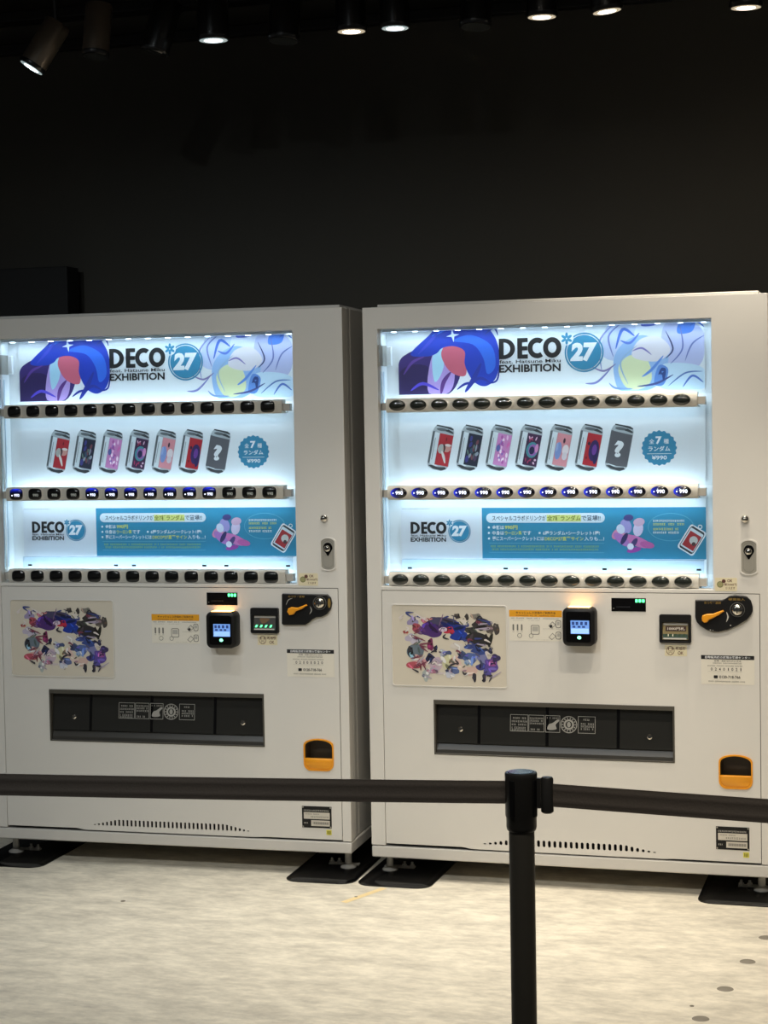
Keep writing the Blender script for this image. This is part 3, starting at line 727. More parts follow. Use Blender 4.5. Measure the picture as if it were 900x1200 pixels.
    b.flat([(kx+(p_-.5)*ux+(q-.5)*vx, kz+(p_-.5)*uz+(q-.5)*vz) for p_, q in ell(.6, .52, .26, .17)], y, ink((206, 204, 196)))
    b.flat([(kx+(p_-.5)*ux+(q-.5)*vx, kz+(p_-.5)*uz+(q-.5)*vz) for p_, q in ell(.72, .40, .12, .08)], y, ink((80, 60, 60)))
    b.flat(ell(kx+vx*.62, kz+vz*.62, .007, n=14), y, WHT, [ell(kx+vx*.62, kz+vz*.62, .0045, n=12)])
    b.build('printed_key_ring', p3, smooth=0)
    # ---- clear ledges in front of the poster feet, dark clips on them
    for (zt, zb_, nm) in ((1.012, .975, 'c'),):
        b = MB(); b.extx([(.070, zb_), (.0725, zb_), (.0725, zt), (.070, zt)], .098, 1.068, ACRYL)
        b.extx([(.070, zt), (.0985, zt), (.0985, zt+.0022), (.070, zt+.0022)], .098, 1.068, ACRYL); led = b.build('clear_ledge', root, smooth=0)
        for x in (.118, .435, .50, .752, .83, 1.045):
            c = MB(); c.box(x, x+.014, .066, .0695, .982, .988, BLACK); c.build('clip', led, smooth=0)
    # ---- window panes (clear acrylic) between the button rails
    for z0, z1 in ((1.5285, 1.754), (1.2480, 1.4900), (.9745, 1.2095)):
        b = MB(); b.box(.0490, 1.1020, .0360, .0385, z0, z1, GLASS); b.build('window_pane', root, smooth=0)
    # ---- light strips
    b = MB(); b.box(.052, 1.099, .044, .074, 1.7465, 1.7545, RECESS)
    for k in range(15): b.box(.080+k*.0705, .094+k*.0705, .052, .066, 1.7452, 1.7464, WHITE_LED)
    st = b.build('light_strip', root, smooth=0)
    LC = (0.64, 0.85, 1.0)
    area_light('light_strip_glow', st, (.575, .060, 1.743+DZC[0]), 1.03, .010, (math.radians(4), 0, 0), .75*LED_W, LC)
    for k in range(3):
        zc = RAILZ(k+1)
        b = MB(); b.box(.075, 1.060, .062, .076, zc-.0225, zc-.0175, RECESS)
        for j in range(14): b.box(.1020+j*.0695, .1110+j*.0695, .065, .073, zc-.0174, zc-.0164, WHITE_LED)
        st = b.build('light_strip', root, smooth=0)
        area_light('light_strip_glow', st, (.565, .069, zc-.0155+DZC[0]), .98, .008, (math.radians(180), 0, 0), (.95, 1.25, 1.35)[k]*LED_W, LC)
        if k < 2: area_light('light_strip_glow', st, (.565, .069, zc-.0230+DZC[0]), .98, .008, (0, 0, 0), (.40, .95)[k]*LED_W, LC)  # added downward light brightens the poster below; the strip's LEDs face up
    # ---- button rails
    lit_left = {0, 4, 5, 6, 7, 8, 9, 10}
    for r in range(3):
        zc = (1.5103, 1.2302, .9522)[r]; h = .0225
        b = MB(); RM = RAILR if right else RAILL
        if right:
            prof = [(.062, zc-h), (.028, zc-h), (.021, zc-h*.86), (.0165, zc-h*.5), (.015, zc), (.0165, zc+h*.5), (.021, zc+h*.86), (.028, zc+h), (.062, zc+h)]
        else:
            prof = [(.062, zc-h), (.020, zc-h), (.016, zc-h*.8), (.016, zc+h*.70), (.026, zc+h), (.062, zc+h)]
        b.extx(prof, .0685, 1.0565, RM)
        xs = [.1072+k*.06945 for k in range(14)]
        for x in xs:
            if right: b.plate([ell(x, zc, .0325, .0225, 24)], .0125, .020, RM, ch=.002)
            else: b.plate([rrect(x-.0295, x+.0295, zc-.0222, zc+.0222, .010, 4)], .0135, .018, RM, ch=.002)
        rail = b.build('button_rail', root, smooth=50)
        for a, e in ((.0495, .0690), (1.0560, 1.0800)):
            c = MB(); c.box(a, e, .030, .060, zc-.015, zc+.009, TABG); c.build('rail_end', rail, bevel=.001)
        for k, x in enumerate(xs):
            lit = r == 1 and (right or k in lit_left)
            c = MB()
            if right: c.dome(x, zc, .0275, .0175, .0124, .009, BTNBLUE if lit else BTN2, 2.0)
            else: c.dome(x, zc, .0246, .0193, .0134, .007, BTNBLUEL if lit else BTN, 3.4)
            c.build('button', rail, smooth=60)
            if r == 1:
                d = MB(); m = DIGIT if lit else DIGITD
                if right:
                    d.text('990', x-.0075, x+.0170, zc-.0055, zc+.0060, .0018, m, .015); d.flat(ell(x-.0155, zc, .0022, n=8), .0018, m)
                else:
                    d.text('990', x-.0040, x+.0155, zc-.0085, zc+.0015, .0050, m, .012)
                    if lit: d.flat(ell(x-.0115, zc-.004, .0024, n=8), .0050, m)
                d.build('price_digits', rail, smooth=0)
    # ---- lower panel with real openings: delivery slot, coin return, vents
    SX0, SX1, SZ0, SZ1 = .2168, .9800, .3945, .5675
    nv = 32 if right else 38; v0, v1 = (.3765, .9155) if right else (.3705, .9170)
    pitch = (v1-v0)/(nv-1); vents = []
    for k in range(nv):
        e = min(k, nv-1-k); hh = .0108*min(1.0, .16+.15*e) if e < 6 else .0108
        w = .0046 if right else .0036
        vents.append(rrect(v0+k*pitch-w, v0+k*pitch+w, .1095, .1095+2*hh, w if right else w*.6, 3))
    b = MB(); b.plate([lower_panel_loop(), rect(SX0, SX1, SZ0, SZ1), coin_return_loop()] + vents, 0.0, .004, PAINT)
    b.build('lower_panel', root, smooth=0)
    b = MB(); b.box(.30, .99, .030, .034, .098, .16, DARK); b.build('vent_backing', root, smooth=0)
    # ---- delivery slot
    b = MB()
    b.plate([rect(SX0-.0015, SX1+.0015, SZ0-.0015, SZ1+.0015), rect(SX0+.004, SX1-.004, SZ0+.003, SZ1-.0125)], -.002, .022, SLOTF)
    slot = b.build('delivery_slot', root, bevel=.001)
    b = MB(); x0, x1 = SX0+.004, SX1-.004
    b.add([(x0, .02, SZ0), (x1, .02, SZ0), (x1, .0505, SZ0+.01), (x0, .0505, SZ0+.01), (x0, .0505, SZ1), (x1, .0505, SZ1), (x0, .02, SZ1), (x1, .02, SZ1)],
          [(0, 1, 2, 3), (3, 2, 5, 4), (4, 5, 7, 6), (0, 3, 4, 6), (1, 7, 5, 2)], DARK)
    b.build('slot_interior', slot, smooth=0)
    b = MB(); b.extx([(.022, SZ1-.013), (.025, SZ1-.013), (.011, .430), (.008, .430)], x0+.001, x1-.001, FLAPM); flap = b.build('slot_flap', slot, smooth=0)
    b = MB(); b.extx([(.004, SZ0+.003), (.030, SZ0+.003), (.034, .4290), (.016, .4290), (.006, SZ0+.014)], x0+.001, x1-.001, LIPM); b.build('slot_lip', slot, smooth=0)
    for x in (.355, .575, .800):
        c = MB(); c.extx([(.0215, .5545), (.026, .5545), (.012, .4305), (.0076, .4305)], x, x+.010, BLACKG); c.build('divider', slot, smooth=0)
    fy0 = lambda z: .0220-(0.5545-z)*(.014/.1245)
    for x, z in ((.300, .475), (.903, .4695)):
        c = MB(); c.lathe([(.0085, 0), (.0085, .003), (.005, .006)], (x, fy0(z), z), CHROME, 14, axis=(0, -1, .12)); c.build('bolt', slot)
    b = MB(); yl = .0098; WG = ink((150, 148, 142))
    def fy(z): return .0220 - (0.5545-z)*(.014/.1245) - .0006
    def pr(loop, holes=()):
        n0 = len(b.V); b.flat(loop, 0, WG, holes)
        for i in range(n0, len(b.V)):
            q = b.V[i]; b.V[i] = (q[0], fy(q[2])-.0001, q[2])
    def prm(x0_, x1_, z0_, z1_, sd):
        n0 = len(b.V); b.micro(x0_, x1_, z0_, z1_, 0, WG, sd)
        for i in range(n0, len(b.V)):
            q = b.V[i]; b.V[i] = (q[0], fy(q[2])-.0001, q[2])
    lx = .4612
    for (a, e) in ((0, .058), (.0595, .110), (.113, .160), (.217, .272)):
        pr(rect(lx+a, lx+e, .4735, .5265), [rect(lx+a+.0016, lx+e-.0016, .4751, .5249)])
    for z in (.515, .505, .495, .485, .478): prm(lx+.005, lx+.054, z-.003, z+.003, int(z*1000))
    for z in (.516, .508, .500): prm(lx+.063, lx+.107, z-.0028, z+.0028, int(z*1000)+3)
    prm(lx+.066, lx+.104, .478, .484, 91)
    pr(spline([(lx+.121, .482), (lx+.124, .498), (lx+.136, .503), (lx+.152, .514), (lx+.157, .510), (lx+.146, .498), (lx+.148, .484)], 4))
    prm(lx+.118, lx+.156, .516, .521, 92)
    c_ = (lx+.188, .4995); pr(ell(c_[0], c_[1], .0265, n=32), [ell(c_[0], c_[1], .0238, n=32)]); pr(ell(c_[0], c_[1], .0165, n=26), [ell(c_[0], c_[1], .0105, n=20)])
    pr(ell(c_[0], c_[1], .006, .009, 12))
    for k in range(14):
        t = 2*math.pi*k/14; pr(ell(c_[0]+.0201*math.cos(t), c_[1]+.0201*math.sin(t), .0023, n=6))
    prm(lx+.234, lx+.256, .513, .519, 95)
    for z in (.503, .495, .487): prm(lx+.226, lx+.268, z-.003, z+.003, int(z*1000)+7)
    b.build('printed_pictograms', slot, smooth=0)
    # ---- coin return cup
    b = MB(); b.plate([coin_return_loop(.0022), coin_return_loop(-.0022)], -.004, .018, ORANGE); cr = b.build('coin_return', root, smooth=45)
    b = MB(); lp = coin_return_loop(-.0024)
    n = len(lp); cx, cz = 1.1657, .373
    b.add([(p[0], .004, p[1]) for p in lp] + [(cx+(p[0]-cx)*.9, .048, cz+(p[1]-cz)*.9) for p in lp], [(i, (i+1) % n, n+(i+1) % n, n+i) for i in range(n)] + [tuple(range(n, 2*n))], mat('cup_brown_plastic', (66, 56, 44), 0.3))
    b.build('cup', cr, smooth=45)
    b = MB(); low = [p for p in coin_return_loop(-.0021) if p[1] <= .362]
    zl = .3605
    b.plate([[(p[0], min(p[1], zl)) for p in low if p[1] < zl] + [(1.1208, zl), (1.2107, zl)][::1]] if False else [ccw(sorted_loop(low, zl))], -.003, .010, ORANGE, ch=.0015)
    b.build('cup_lip', cr, smooth=45)
    # ---- framed artwork panel
    ax0, ax1, az0, az1 = .0785, .4590, .6105, .8745
    b = MB(); b.plate([rrect(ax0, ax1, az0, az1, .010), rrect(ax0+.0035, ax1-.0035, az0+.0035, az1-.0035, .008)], -.003, .0, PAINT); fr = b.build('artwork_panel', root, smooth=0, bevel=.0009)
    b = MB(); b.plate([rrect(ax0+.0032, ax1-.0032, az0+.0032, az1-.0032, .008)], -.0008, .0, mat('cream_card', (206, 198, 182), .5)); b.build('card', fr, smooth=0)
    b = MB(); b.step = 0.00001; collage(b, ax0+.012, ax1-.012, az0+.010, az1-.012, -.0010); b.build('printed_artwork', fr, smooth=0)
    # ---- payment steps sticker
    sx, sz = (.4662, .7635) if right else (.5935, .7315)
    b = MB(); y = -.0006
    b.plate([rect(sx, sx+.1685, sz, sz+.0965)], -.0005, 0, STICK); stk = b.build('payment_sticker', root, smooth=0)
    b = MB(); b.flat(rect(sx, sx+.1685, sz+.0755, sz+.0968), y, ORANGEP)
    b.text('キャッシュレス決済のご利用方法', sx+.022, sx+.148, sz+.0845, sz+.0925, y, BLK, .02); b.micro(sx+.022, sx+.147, sz+.0778, sz+.0815, y, MAROON, 3)
    b.micro(sx+.006, sx+.048, sz+.069, sz+.073, y, GREYI, 11); b.micro(sx+.056, sx+.098, sz+.069, sz+.073, y, GREYI, 12); b.micro(sx+.108, sx+.158, sz+.069, sz+.072, y, GREYI, 13)
    b.micro(sx+.012, sx+.045, sz+.063, sz+.0655, y, LGREY, 14); b.micro(sx+.062, sx+.098, sz+.063, sz+.0655, y, LGREY, 15)
    for k in range(3):
        b.flat(rrect(sx+.0105+k*.0135, sx+.0155+k*.0135, sz+.032, sz+.052, .002), y, GREYI); b.flat(rect(sx+.010+k*.0135, sx+.016+k*.0135, sz+.0275, sz+.0285), y, GREYI)
    b.flat(ell(sx+.033, sz+.0165, .0075, n=16), y, GREYI, [ell(sx+.033, sz+.0165, .006, n=16)])
    for ox, oz, w_, h_ in ((.069, .020, .028, .030), (.148, .042, .017, .024), (.148, .006, .017, .024)):
        b.flat(rrect(sx+ox, sx+ox+w_, sz+oz, sz+oz+h_, .005), y, GREYI, [rrect(sx+ox+.002, sx+ox+w_-.002, sz+oz+.002, sz+oz+h_-.002, .004)])
        b.flat(rrect(sx+ox+.0045, sx+ox+w_-.0045, sz+oz+h_*.35, sz+oz+h_-.005, .002), y, LGREY)
    b.flat(ell(sx+.0700, sz+.0160, .0072, n=16), y, GREYI, [ell(sx+.070, sz+.0160, .0058, n=16)])
    for oz in (.0, .036):
        p_ = [(.125, .012+oz), (.138, .026+oz), (.149, .016+oz), (.136, .004+oz)]
        b.flat([(sx+a, sz+c) for a, c in p_], y, GREYI, [[(sx+.137+(a-.137)*.8, sz+.0145+oz+(c-.0145-oz)*.8) for a, c in p_]])
    b.flat([(sx+.127, sz+.047), (sx+.134, sz+.053), (sx+.139, sz+.047), (sx+.132, sz+.041)], y, BLK)
    b.micro(sx+.108, sx+.160, sz+.0375, sz+.040, y, LGREY, 16); b.micro(sx+.085, sx+.125, sz+.003, sz+.005, y, LGREY, 17)
    b.build('printed_steps', stk, smooth=0)
    # ---- card reader
    rx, rz_ = (.6450, .7555) if right else (.8035, .7235)
    b = MB(); w_, h_ = .1005, .1190
    b.plate([rrect(rx, rx+w_, rz_, rz_+h_, .018, 6)], -.050, 0, BLACK, ch=.004); rd = b.build('card_reader', root, smooth=50)
    b = MB(); b.plate([rrect(rx+.012, rx+w_-.012, rz_+.012, rz_+h_-.012, .008, 4)], -.0512, -.0495, BLACKG); b.build('reader_face', rd, smooth=0)
    b = MB(); b.flat(rect(rx+.0260, rx+.0840, rz_+.0385, rz_+.0800), -.0514, SCREEN)
    b.flat(rect(rx+.0275, rx+.0825, rz_+.0400, rz_+.0550), -.0514, SCREENL)
    for k, t_ in enumerate((.030, .042, .056, .070)): b.flat(rect(rx+t_, rx+t_+.008, rz_+.0660, rz_+.0760), -.0514, SCREEND)
    for k, t_ in enumerate((.032, .048, .062)): b.flat(rect(rx+t_, rx+t_+.009, rz_+.0575, rz_+.0635), -.0514, SCREEND)
    b.build('screen', rd, smooth=0)
    b = MB(); b.flat(ell(rx+.0525, rz_+.0270, .0062, .0052, 16), -.0514, GREEN_SPOT); b.build('indicator', rd, smooth=0)
    b = MB(); b.box(rx+.0165, rx+.0835, -.042, -.004, rz_+h_-.002, rz_+h_+.0022, AMBER); b.build('light_bar', rd, bevel=.001)
    # ---- small amount display
    b = MB(); b.plate([rect(.7905, .8970, .8605, .9015)], -.0015, 0, BLACKG); ds = b.build('amount_display', root, smooth=0)
    b = MB()
    for k in range(3): b.flat(rrect(.8645+k*.0105, .8722+k*.0105, .8885, .8985, .002), -.0018, GREEN_LED)
    b.build('green_digits', ds, smooth=0)
    b = MB(); b.flat(ell(.7975, .8695, .002, n=8), -.0018, GREYI); b.micro(.805, .850, .872, .876, -.0018, ink((46, 48, 52)), 21); b.build('small_print', ds, smooth=0)
    # ---- bank note slot
    bx0, bx1, bz0, bz1 = (.9390, 1.0357, .7660, .8535) if right else (.9440, 1.0397, .7697, .8533)
    b = MB(); b.plate([rrect(bx0, bx1, bz0, bz1, .005, 3), rrect(bx0+.009, bx1-.009, bz0+.006, bz1-.024, .002, 2)], -.012, 0, BLACK); bn = b.build('bank_note_slot', root, smooth=0, bevel=.0015)
    b = MB(); ix0, ix1, iz0, iz1 = bx0+.0092, bx1-.0092, bz0+.0062, bz1-.0242
    b.add([(ix0, -.010, iz0+.004), (ix1, -.010, iz0+.004), (ix1, -.0015, iz1), (ix0, -.0015, iz1), (ix0, -.001, iz0), (ix1, -.001, iz0)], [(0, 1, 2, 3), (0, 4, 5, 1)], GREYD if not right else mat('note_slot_brass', (140, 124, 84), .4, metal=.2))
    b.build('note_ramp', bn, smooth=0)
    def ry(z): return -.010 + (z-iz0-.004)/(iz1-iz0-.004)*.0085 - .0008
    b = MB()
    def pt(loop, m):
        n0 = len(b.V); b.flat(loop, 0, m)
        for i in range(n0, len(b.V)): q = b.V[i]; b.V[i] = (q[0], ry(q[2])-.00003*b.layer, q[2])
    pt(rect(ix0+.002, ix1-.002, iz1-.009, iz1-.002), LGREY)
    if right:
        pt(rect(ix0+.009, ix1-.006, iz1-.0275, iz1-.012), ink((58, 34, 18)))
        n0 = len(b.V); b.text('1000円札', ix0+.015, ix1-.010, iz1-.0240, iz1-.0150, 0, ink((214, 204, 190)), .02)
        for i in range(n0, len(b.V)): q = b.V[i]; b.V[i] = (q[0], ry(q[2])-.0012, q[2])
    else:
        pt(spline([(ix0+.022, iz1-.010), (ix0+.055, iz1-.012), (ix0+.04, iz1-.026), (ix0+.028, iz1-.026)], 3), ink((112, 84, 52)))
    pt(rect(ix0+.001, ix1-.001, iz0+.006, iz0+.021), ink((44, 64, 56)))
    for k in range(5 if right else 4):
        x = ix0+.010+k*(.0138 if right else .0165)
        pt([(x-.0045, iz0+.0135), (x+.002, iz0+.0135), (x+.0055, iz0+.0215), (x-.001, iz0+.0215)], ink((36, 58, 30)) if right else GREEN_LED)
        if right and k in (0, 1): pt(rect(x+.0065, x+.009, iz0+.014, iz0+.021), ink((224, 218, 190)))
    pt(rect(ix0+.003, ix1-.005, iz0+.0005+.0045, iz0+.0095), LGREY)
    b.build('note_prints', bn, smooth=0)
    # ---- stickers with words
    tx, tz = (.9535, .7245) if right else (.9640, .7300)
    b = MB(); b.plate([rrect(tx, tx+.068, tz, tz+.034, .002, 2)], -.0005, 0, STICKY); s_ = b.build('note_sticker', root, smooth=0)
    b = MB(); y = -.0007
    b.flat(ell(tx+.0175, tz+.0165, .0125, .0135, 20), y, MAROON, [ell(tx+.0175, tz+.0165, .0108, .0118, 20)]); b.flat(rect(tx+.010, tx+.013, tz+.018, tz+.026), y, MAROON); b.flat(rect(tx+.022, tx+.025, tz+.018, tz+.026), y, MAROON)
    b.text('円', tx+.0125, tx+.0225, tz+.006, tz+.017, y, MAROON, 0)
    b.text('新紙幣', tx+.0335, tx+.0640, tz+.0185, tz+.0285, y, MAROON, .02); b.text('OK', tx+.0400, tx+.0575, tz+.0045, tz+.0150, y, MAROON, .02)
    b.build('sticker_print', s_, smooth=0)
    b = MB(); b.plate([rrect(1.1085, 1.1745, .9262, .9668, .002, 2)], -.0005, 0, STICKY); s_ = b.build('coin_sticker', root, smooth=0)
    b = MB(); OL = ink((112, 112, 76))
    b.flat(ell(1.1235, .9465, .0098, n=18), y, OL); b.flat(ell(1.1235, .9465, .0075, n=18), y, ink((150, 148, 104))); b.flat(ell(1.1345, .9565, .006, n=12), y, MAROON)
    b.text('OK', 1.1450, 1.1605, .9535, .9620, y, MAROON, .02); b.text('新500円', 1.1360, 1.1725, .9425, .9505, y, MAROON, .01); b.text('使えます', 1.1400, 1.1680, .9315, .9395, y, MAROON, .01)
    b.build('sticker_print', s_, smooth=0)
    # ---- service sticker
    vx, vz = 1.0640, (.6405 if right else .6285)
    b = MB(); b.plate([rect(vx, vx+.1600, vz, vz+.0890)], -.0005, 0, STICK); s_ = b.build('service_sticker', root, smooth=0)
    b = MB(); b.flat(rect(vx, vx+.1600, vz+.0765, vz+.0890), y, BLK)
    b.text('自動販売機の故障お客様センター', vx+.012, vx+.148, vz+.0788, vz+.0868, y, WHT, .01)
    b.text('故障・釣銭切れのときは', vx+.040, vx+.120, vz+.0690, vz+.0750, y, GREYI, .01); b.micro(vx+.036, vx+.122, vz+.0630, vz+.0670, y, GREYI, 41)
    b.micro(vx+.020, vx+.124, vz+.0550, vz+.0585, y, GREYI, 42)
    for k, ch in enumerate('02401021' if right else '02101020'):
        b.text(ch, vx+.0290+k*.0125+(.0018 if ch == '1' else 0), vx+.0345+k*.0125-(.0012 if ch == '1' else 0), vz+.0420, vz+.0510, y, BLK, .01)
    b.flat(rect(vx+.020, vx+.125, vz+.0392, vz+.0398), y, LGREY)
    b.flat(rrect(vx+.038, vx+.050, vz+.0180, vz+.0275, .002), y, BLK); b.text('0120-718-766', vx+.055, vx+.118, vz+.0185, vz+.0272, y, BLK, .02)
    b.micro(vx+.022, vx+.134, vz+.0070, vz+.0110, y, GREYI, 44)
    b.build('sticker_print', s_, smooth=0)
    # ---- coin slot unit
    b = MB(); b.plate([COINR if right else COINL], -.012, 0, BLACK, ch=.0025); cu = b.build('coin_unit', root, smooth=30)
    cx, cz = (1.1758, .8712) if right else (1.1825, .8712)
    b = MB(); b.plate([ell(cx, cz, .0225, n=32), ell(cx, cz, .0203, n=32)], -.0145, -.0118, STEEL); b.build('slot_ring', cu, smooth=45)
    b = MB(); b.lathe([(.0172, 0), (.0172, .006), (.0150, .011), (.009, .0138), (.0, .0145)], (cx, -.0118, cz), CHROME, 26, axis=(0, -1, 0)); kn = b.build('coin_knob', cu, smooth=60)
    b = MB(); b.box(cx-.0014, cx+.0014, -.0275, -.0255, cz-.0100, cz+.0100, DARK); b.build('coin_slit', kn, smooth=0)
    b = MB(); b.plate([LEVR if right else LEVL], -.026, -.0145, ORANGE, ch=.0025); lv = b.build('return_lever', cu, smooth=35)
    px_, pz = (1.0785, .8440) if right else (1.0845, .8440)
    b = MB(); b.lathe([(.0075, 0), (.0075, .012), (.006, .0135)], (px_, -.0118, pz), ORANGE, 18, axis=(0, -1, 0)); b.build('pivot', lv)
    b = MB(); y = -.0123
    if right:
        b.text('おつり・返却', 1.0765, 1.1265, .8872, .8955, y, BRASS, .01); b.text('硬貨投入', 1.1490, 1.1980, .8985, .9065, y, BRASS, .01)
        b.flat(stroke([(1.1430, .8640), (1.1475, .8480), (1.1420, .8330)], .004), y, LGREY); b.flat(ell(1.094, .808, .002, n=8), y, LGREY); b.flat(ell(1.102, .8065, .0015, n=8), y, LGREY); b.flat(ell(1.155, .823, .002, n=8), y, LGREY)
    else:
        b.text('おつり・返却', 1.0760, 1.1310, .8880, .8955, y, BRASS, .01); b.flat(ell(1.2145, .8712, .005, .016, 14), y, BRASS)
        b.flat(stroke([(1.0680, .8640), (1.0760, .8800), (1.0900, .8860)], .002), y, LGREY); b.flat(stroke([(1.1500, .8600), (1.1540, .8470), (1.1480, .8350)], .003), y, LGREY)
    b.build('unit_print', cu, smooth=0)
    # ---- door latch with lock, and lock knob above
    b = MB(); lc, lw = 1.2102, .0262
    def pill(d):
        z0, z1 = .9745+d, 1.0835-d; w2 = lw-d; out = []
        for k in range(13):
            t = math.radians(-155+130*k/12); out.append((lc+w2*math.cos(t)/math.cos(math.radians(25)), z0+.018+ (.018)*math.sin(t)))
        for k in range(13):
            t = math.radians(25+130*k/12); out.append((lc+w2*math.cos(t)/math.cos(math.radians(25)), z1-.018+.018*math.sin(t)))
        return out
    b.plate([pill(0), pill(.0035)], -.004, 0, PAINT); la = b.build('door_latch', root, smooth=45)
    b = MB(); b.plate([pill(.0033)], -.0012, 0, GREYM); b.build('latch_plate', la, smooth=0)
    b = MB(); b.plate([pill(.0100), pill(.0107)], -.0016, -.001, GREYI); b.build('latch_groove', la, smooth=0)
    b = MB(); b.flat(spline([(lc-.0155, 1.0475), (lc-.011, 1.0620), (lc, 1.0665), (lc+.011, 1.0620), (lc+.0155, 1.0475), (lc+.006, 1.0310), (lc, 1.0230), (lc-.006, 1.0310)], 4), -.0022, BLACKG); b.build('lock_surround', la, smooth=0)
    b = MB(); b.lathe([(.0108, 0), (.0108, .006), (.0085, .0095), (.004, .011)], (lc-.001, -.002, 1.0475), CHROME, 22, axis=(0, -1, 0)); lk = b.build('lock', la, smooth=60)
    b = MB(); b.box(lc-.0020, lc+.0002, -.0140, -.0125, 1.0435, 1.0515, DARK); b.build('keyhole', lk, smooth=0)
    b = MB(); b.lathe([(.0128, 0), (.0128, .004), (.0105, .010), (.005, .0135), (.0, .014)], (1.1998, 0, 1.1455), CHROME, 24, axis=(0, -1, 0)); b.build('lock_knob', root, smooth=60)
    # ---- rating plate
    px0, px1, pz0, pz1 = 1.1048, 1.2053, .1318, .2026
    b = MB(); b.plate([rect(px0, px1, pz0, pz1)], -.0012, 0, BLACK); rp = b.build('rating_plate', root, smooth=0)
    b = MB(); y = -.0014; PL = ink((196, 190, 178))
    b.flat(rect(px0+.006, px1-.006, pz0+.0290, pz0+.0510), y, PL); b.flat(rect(px0+.031, px1-.006, pz0+.0060, pz0+.0250), y, PL)
    b.micro(px0+.006, px1-.008, pz0+.0545, pz0+.0595, y, LGREY, 51); b.micro(px0+.012, px1-.040, pz0+.043, pz0+.047, y, GREYI, 52); b.micro(px0+.030, px1-.010, pz0+.033, pz0+.039, y, GREYI, 53)
    for k in range(22): b.flat(rect(px0+.037+k*.0025, px0+.0382+k*.0025+(.0006 if k % 3 else 0), pz0+.0115, pz0+.0200), y, GREYI)
    b.micro(px0+.007, px0+.025, pz0+.013, pz0+.018, y, LGREY, 54)
    b.build('plate_print', rp, smooth=0)
    for x, z in ((px0+.0035, pz0+.0035), (px1-.0035, pz0+.0035), (px0+.0035, pz1-.0035), (px1-.0035, pz1-.0035)):
        c = MB(); c.lathe([(.0028, 0), (.0022, .0015)], (x, -.001, z), STEEL, 10, axis=(0, -1, 0)); c.build('screw', rp)
    b = MB(); b.plate([rrect(1.1865, 1.2045, .1095, .1265, .002, 2)], -.0005, 0, mat('yellow_sticker', (214, 206, 84), .5)); s_ = b.build('yellow_sticker', root, smooth=0)
    b = MB(); 
    for q in ((1.1895, .1130, .0035, .0100), (1.1945, .1115, .0030, .0110), (1.1985, .1130, .0030, .0100)): b.flat(rect(q[0], q[0]+q[2], q[1], q[1]+q[3]), -.0007, ink((126, 122, 40)))
    b.build('sticker_print', s_, smooth=0)
    # ---- feet with anchoring brackets
    dzl = DZC[0]
    for x, y, front in ((.036, .085, 1), (W-.036, .085, 1), (.036, .64, 0), (W-.036, .64, 0)):
        zf = MAT_T - dzl
        b = MB(); b.lathe([(.0115, .004), (.0115, .0505-zf)], (x, y, zf), ZINC, 16); lg = b.build('leg', root)
        b = MB(); b.lathe([(.026, 0), (.026, .004), (.013, .012), (.0115, .013)], (x, y, zf), ZINC, 20); b.build('foot', lg)
        if front:
            s2 = 1 if x < .5 else -1
            b = MB(); b.box(min(x-.028*s2, x+.075*s2), max(x-.028*s2, x+.075*s2), y+.022, y+.045, zf, zf+.005, ZINC); br = b.build('bracket', lg, bevel=.001)
            for bx_ in (x+.040*s2, x+.066*s2):
                c = MB(); c.lathe([(.009, .005), (.009, .011), (.0045, .0111), (.0045, .020)], (bx_, y+.033, zf), ZINC, 6); c.build('bolt', lg, smooth=20)
    return root

def RAILZ(k): return (1.5103, 1.2302, .9522)[k-1]
def sorted_loop(low, zl):
    """lower lip outline of the coin cup: cup outline cut at height zl"""
    x0 = min(p[0] for p in low); x1 = max(p[0] for p in low)
    pts = [p for p in low if p[1] < zl-.001]
    right_ = sorted([p for p in pts if p[0] >= (x0+x1)/2], key=lambda p: (p[1], p[0]))
    left_ = sorted([p for p in pts if p[0] < (x0+x1)/2], key=lambda p: (-p[1], p[0]))
    return right_ + [(x1, zl), (x0, zl)] + left_

MAT_T = 0.010
YA = 0.033038447181853885; G = 0.06925864432936576; YO = 0.0013279218647851833
DZC[0] = DZ
mR = machine('R', (0, 0, 0), 0.0, 'white vending machine on the right, its whole middle button row lit blue')
DZC[0] = DZ + 0.0049
mL = machine('L', (-G-WM*math.cos(YA), YO-WM*math.sin(YA), 0), YA, 'white vending machine on the left, only some of its middle buttons lit blue')
DZC[0] = DZ

# ------------------------------------------------------------------ black floor plates under the front feet
MATM = mat('black_foot_plate', (9, 9, 10), 0.16, noise=0.05, nscale=30, spec=0.5)
def foot_plate(cx, cy, w, d, rz, label):
    b = MB(); lp = rrect(-w/2, w/2, -d/2, d/2, .05, 6); n = len(lp)
    top = offset_loop(lp, -.014)
    vs = [(p[0], p[1], 0) for p in lp] + [(p[0], p[1], .003) for p in lp] + [(p[0], p[1], MAT_T) for p in top]
    fs = [tuple(range(n))[::-1], tuple(range(2*n, 3*n))]
    for i in range(n):
        j = (i+1) % n; fs += [(i, j, n+j, n+i), (n+i, n+j, 2*n+j, 2*n+i)]
    b.add(vs, fs, MATM)
    o = b.build('foot_plate', dz=0, loc=(cx, cy, 0)); o.rotation_euler = (0, 0, rz)
    tag(o, label, 'foot plate', 'black foot plates under the vending machines')
def lw(x, y):
    c, s = math.cos(YA), math.sin(YA); p = mL.location
    return (p.x+c*x-s*y, p.y+s*x+c*y)
x, y = lw(.075, .305); foot_plate(x, y, .26, .79, YA, 'black foot plate at the left edge, under the left vending machine')
x, y = lw(WM-.0885, .295); foot_plate(x, y, .235, .79, YA, "black foot plate under the left machine's right front foot, touching its neighbour")
foot_plate(.0925, .295, .245, .79, 0, "black foot plate under the right machine's left front foot, touching its neighbour")
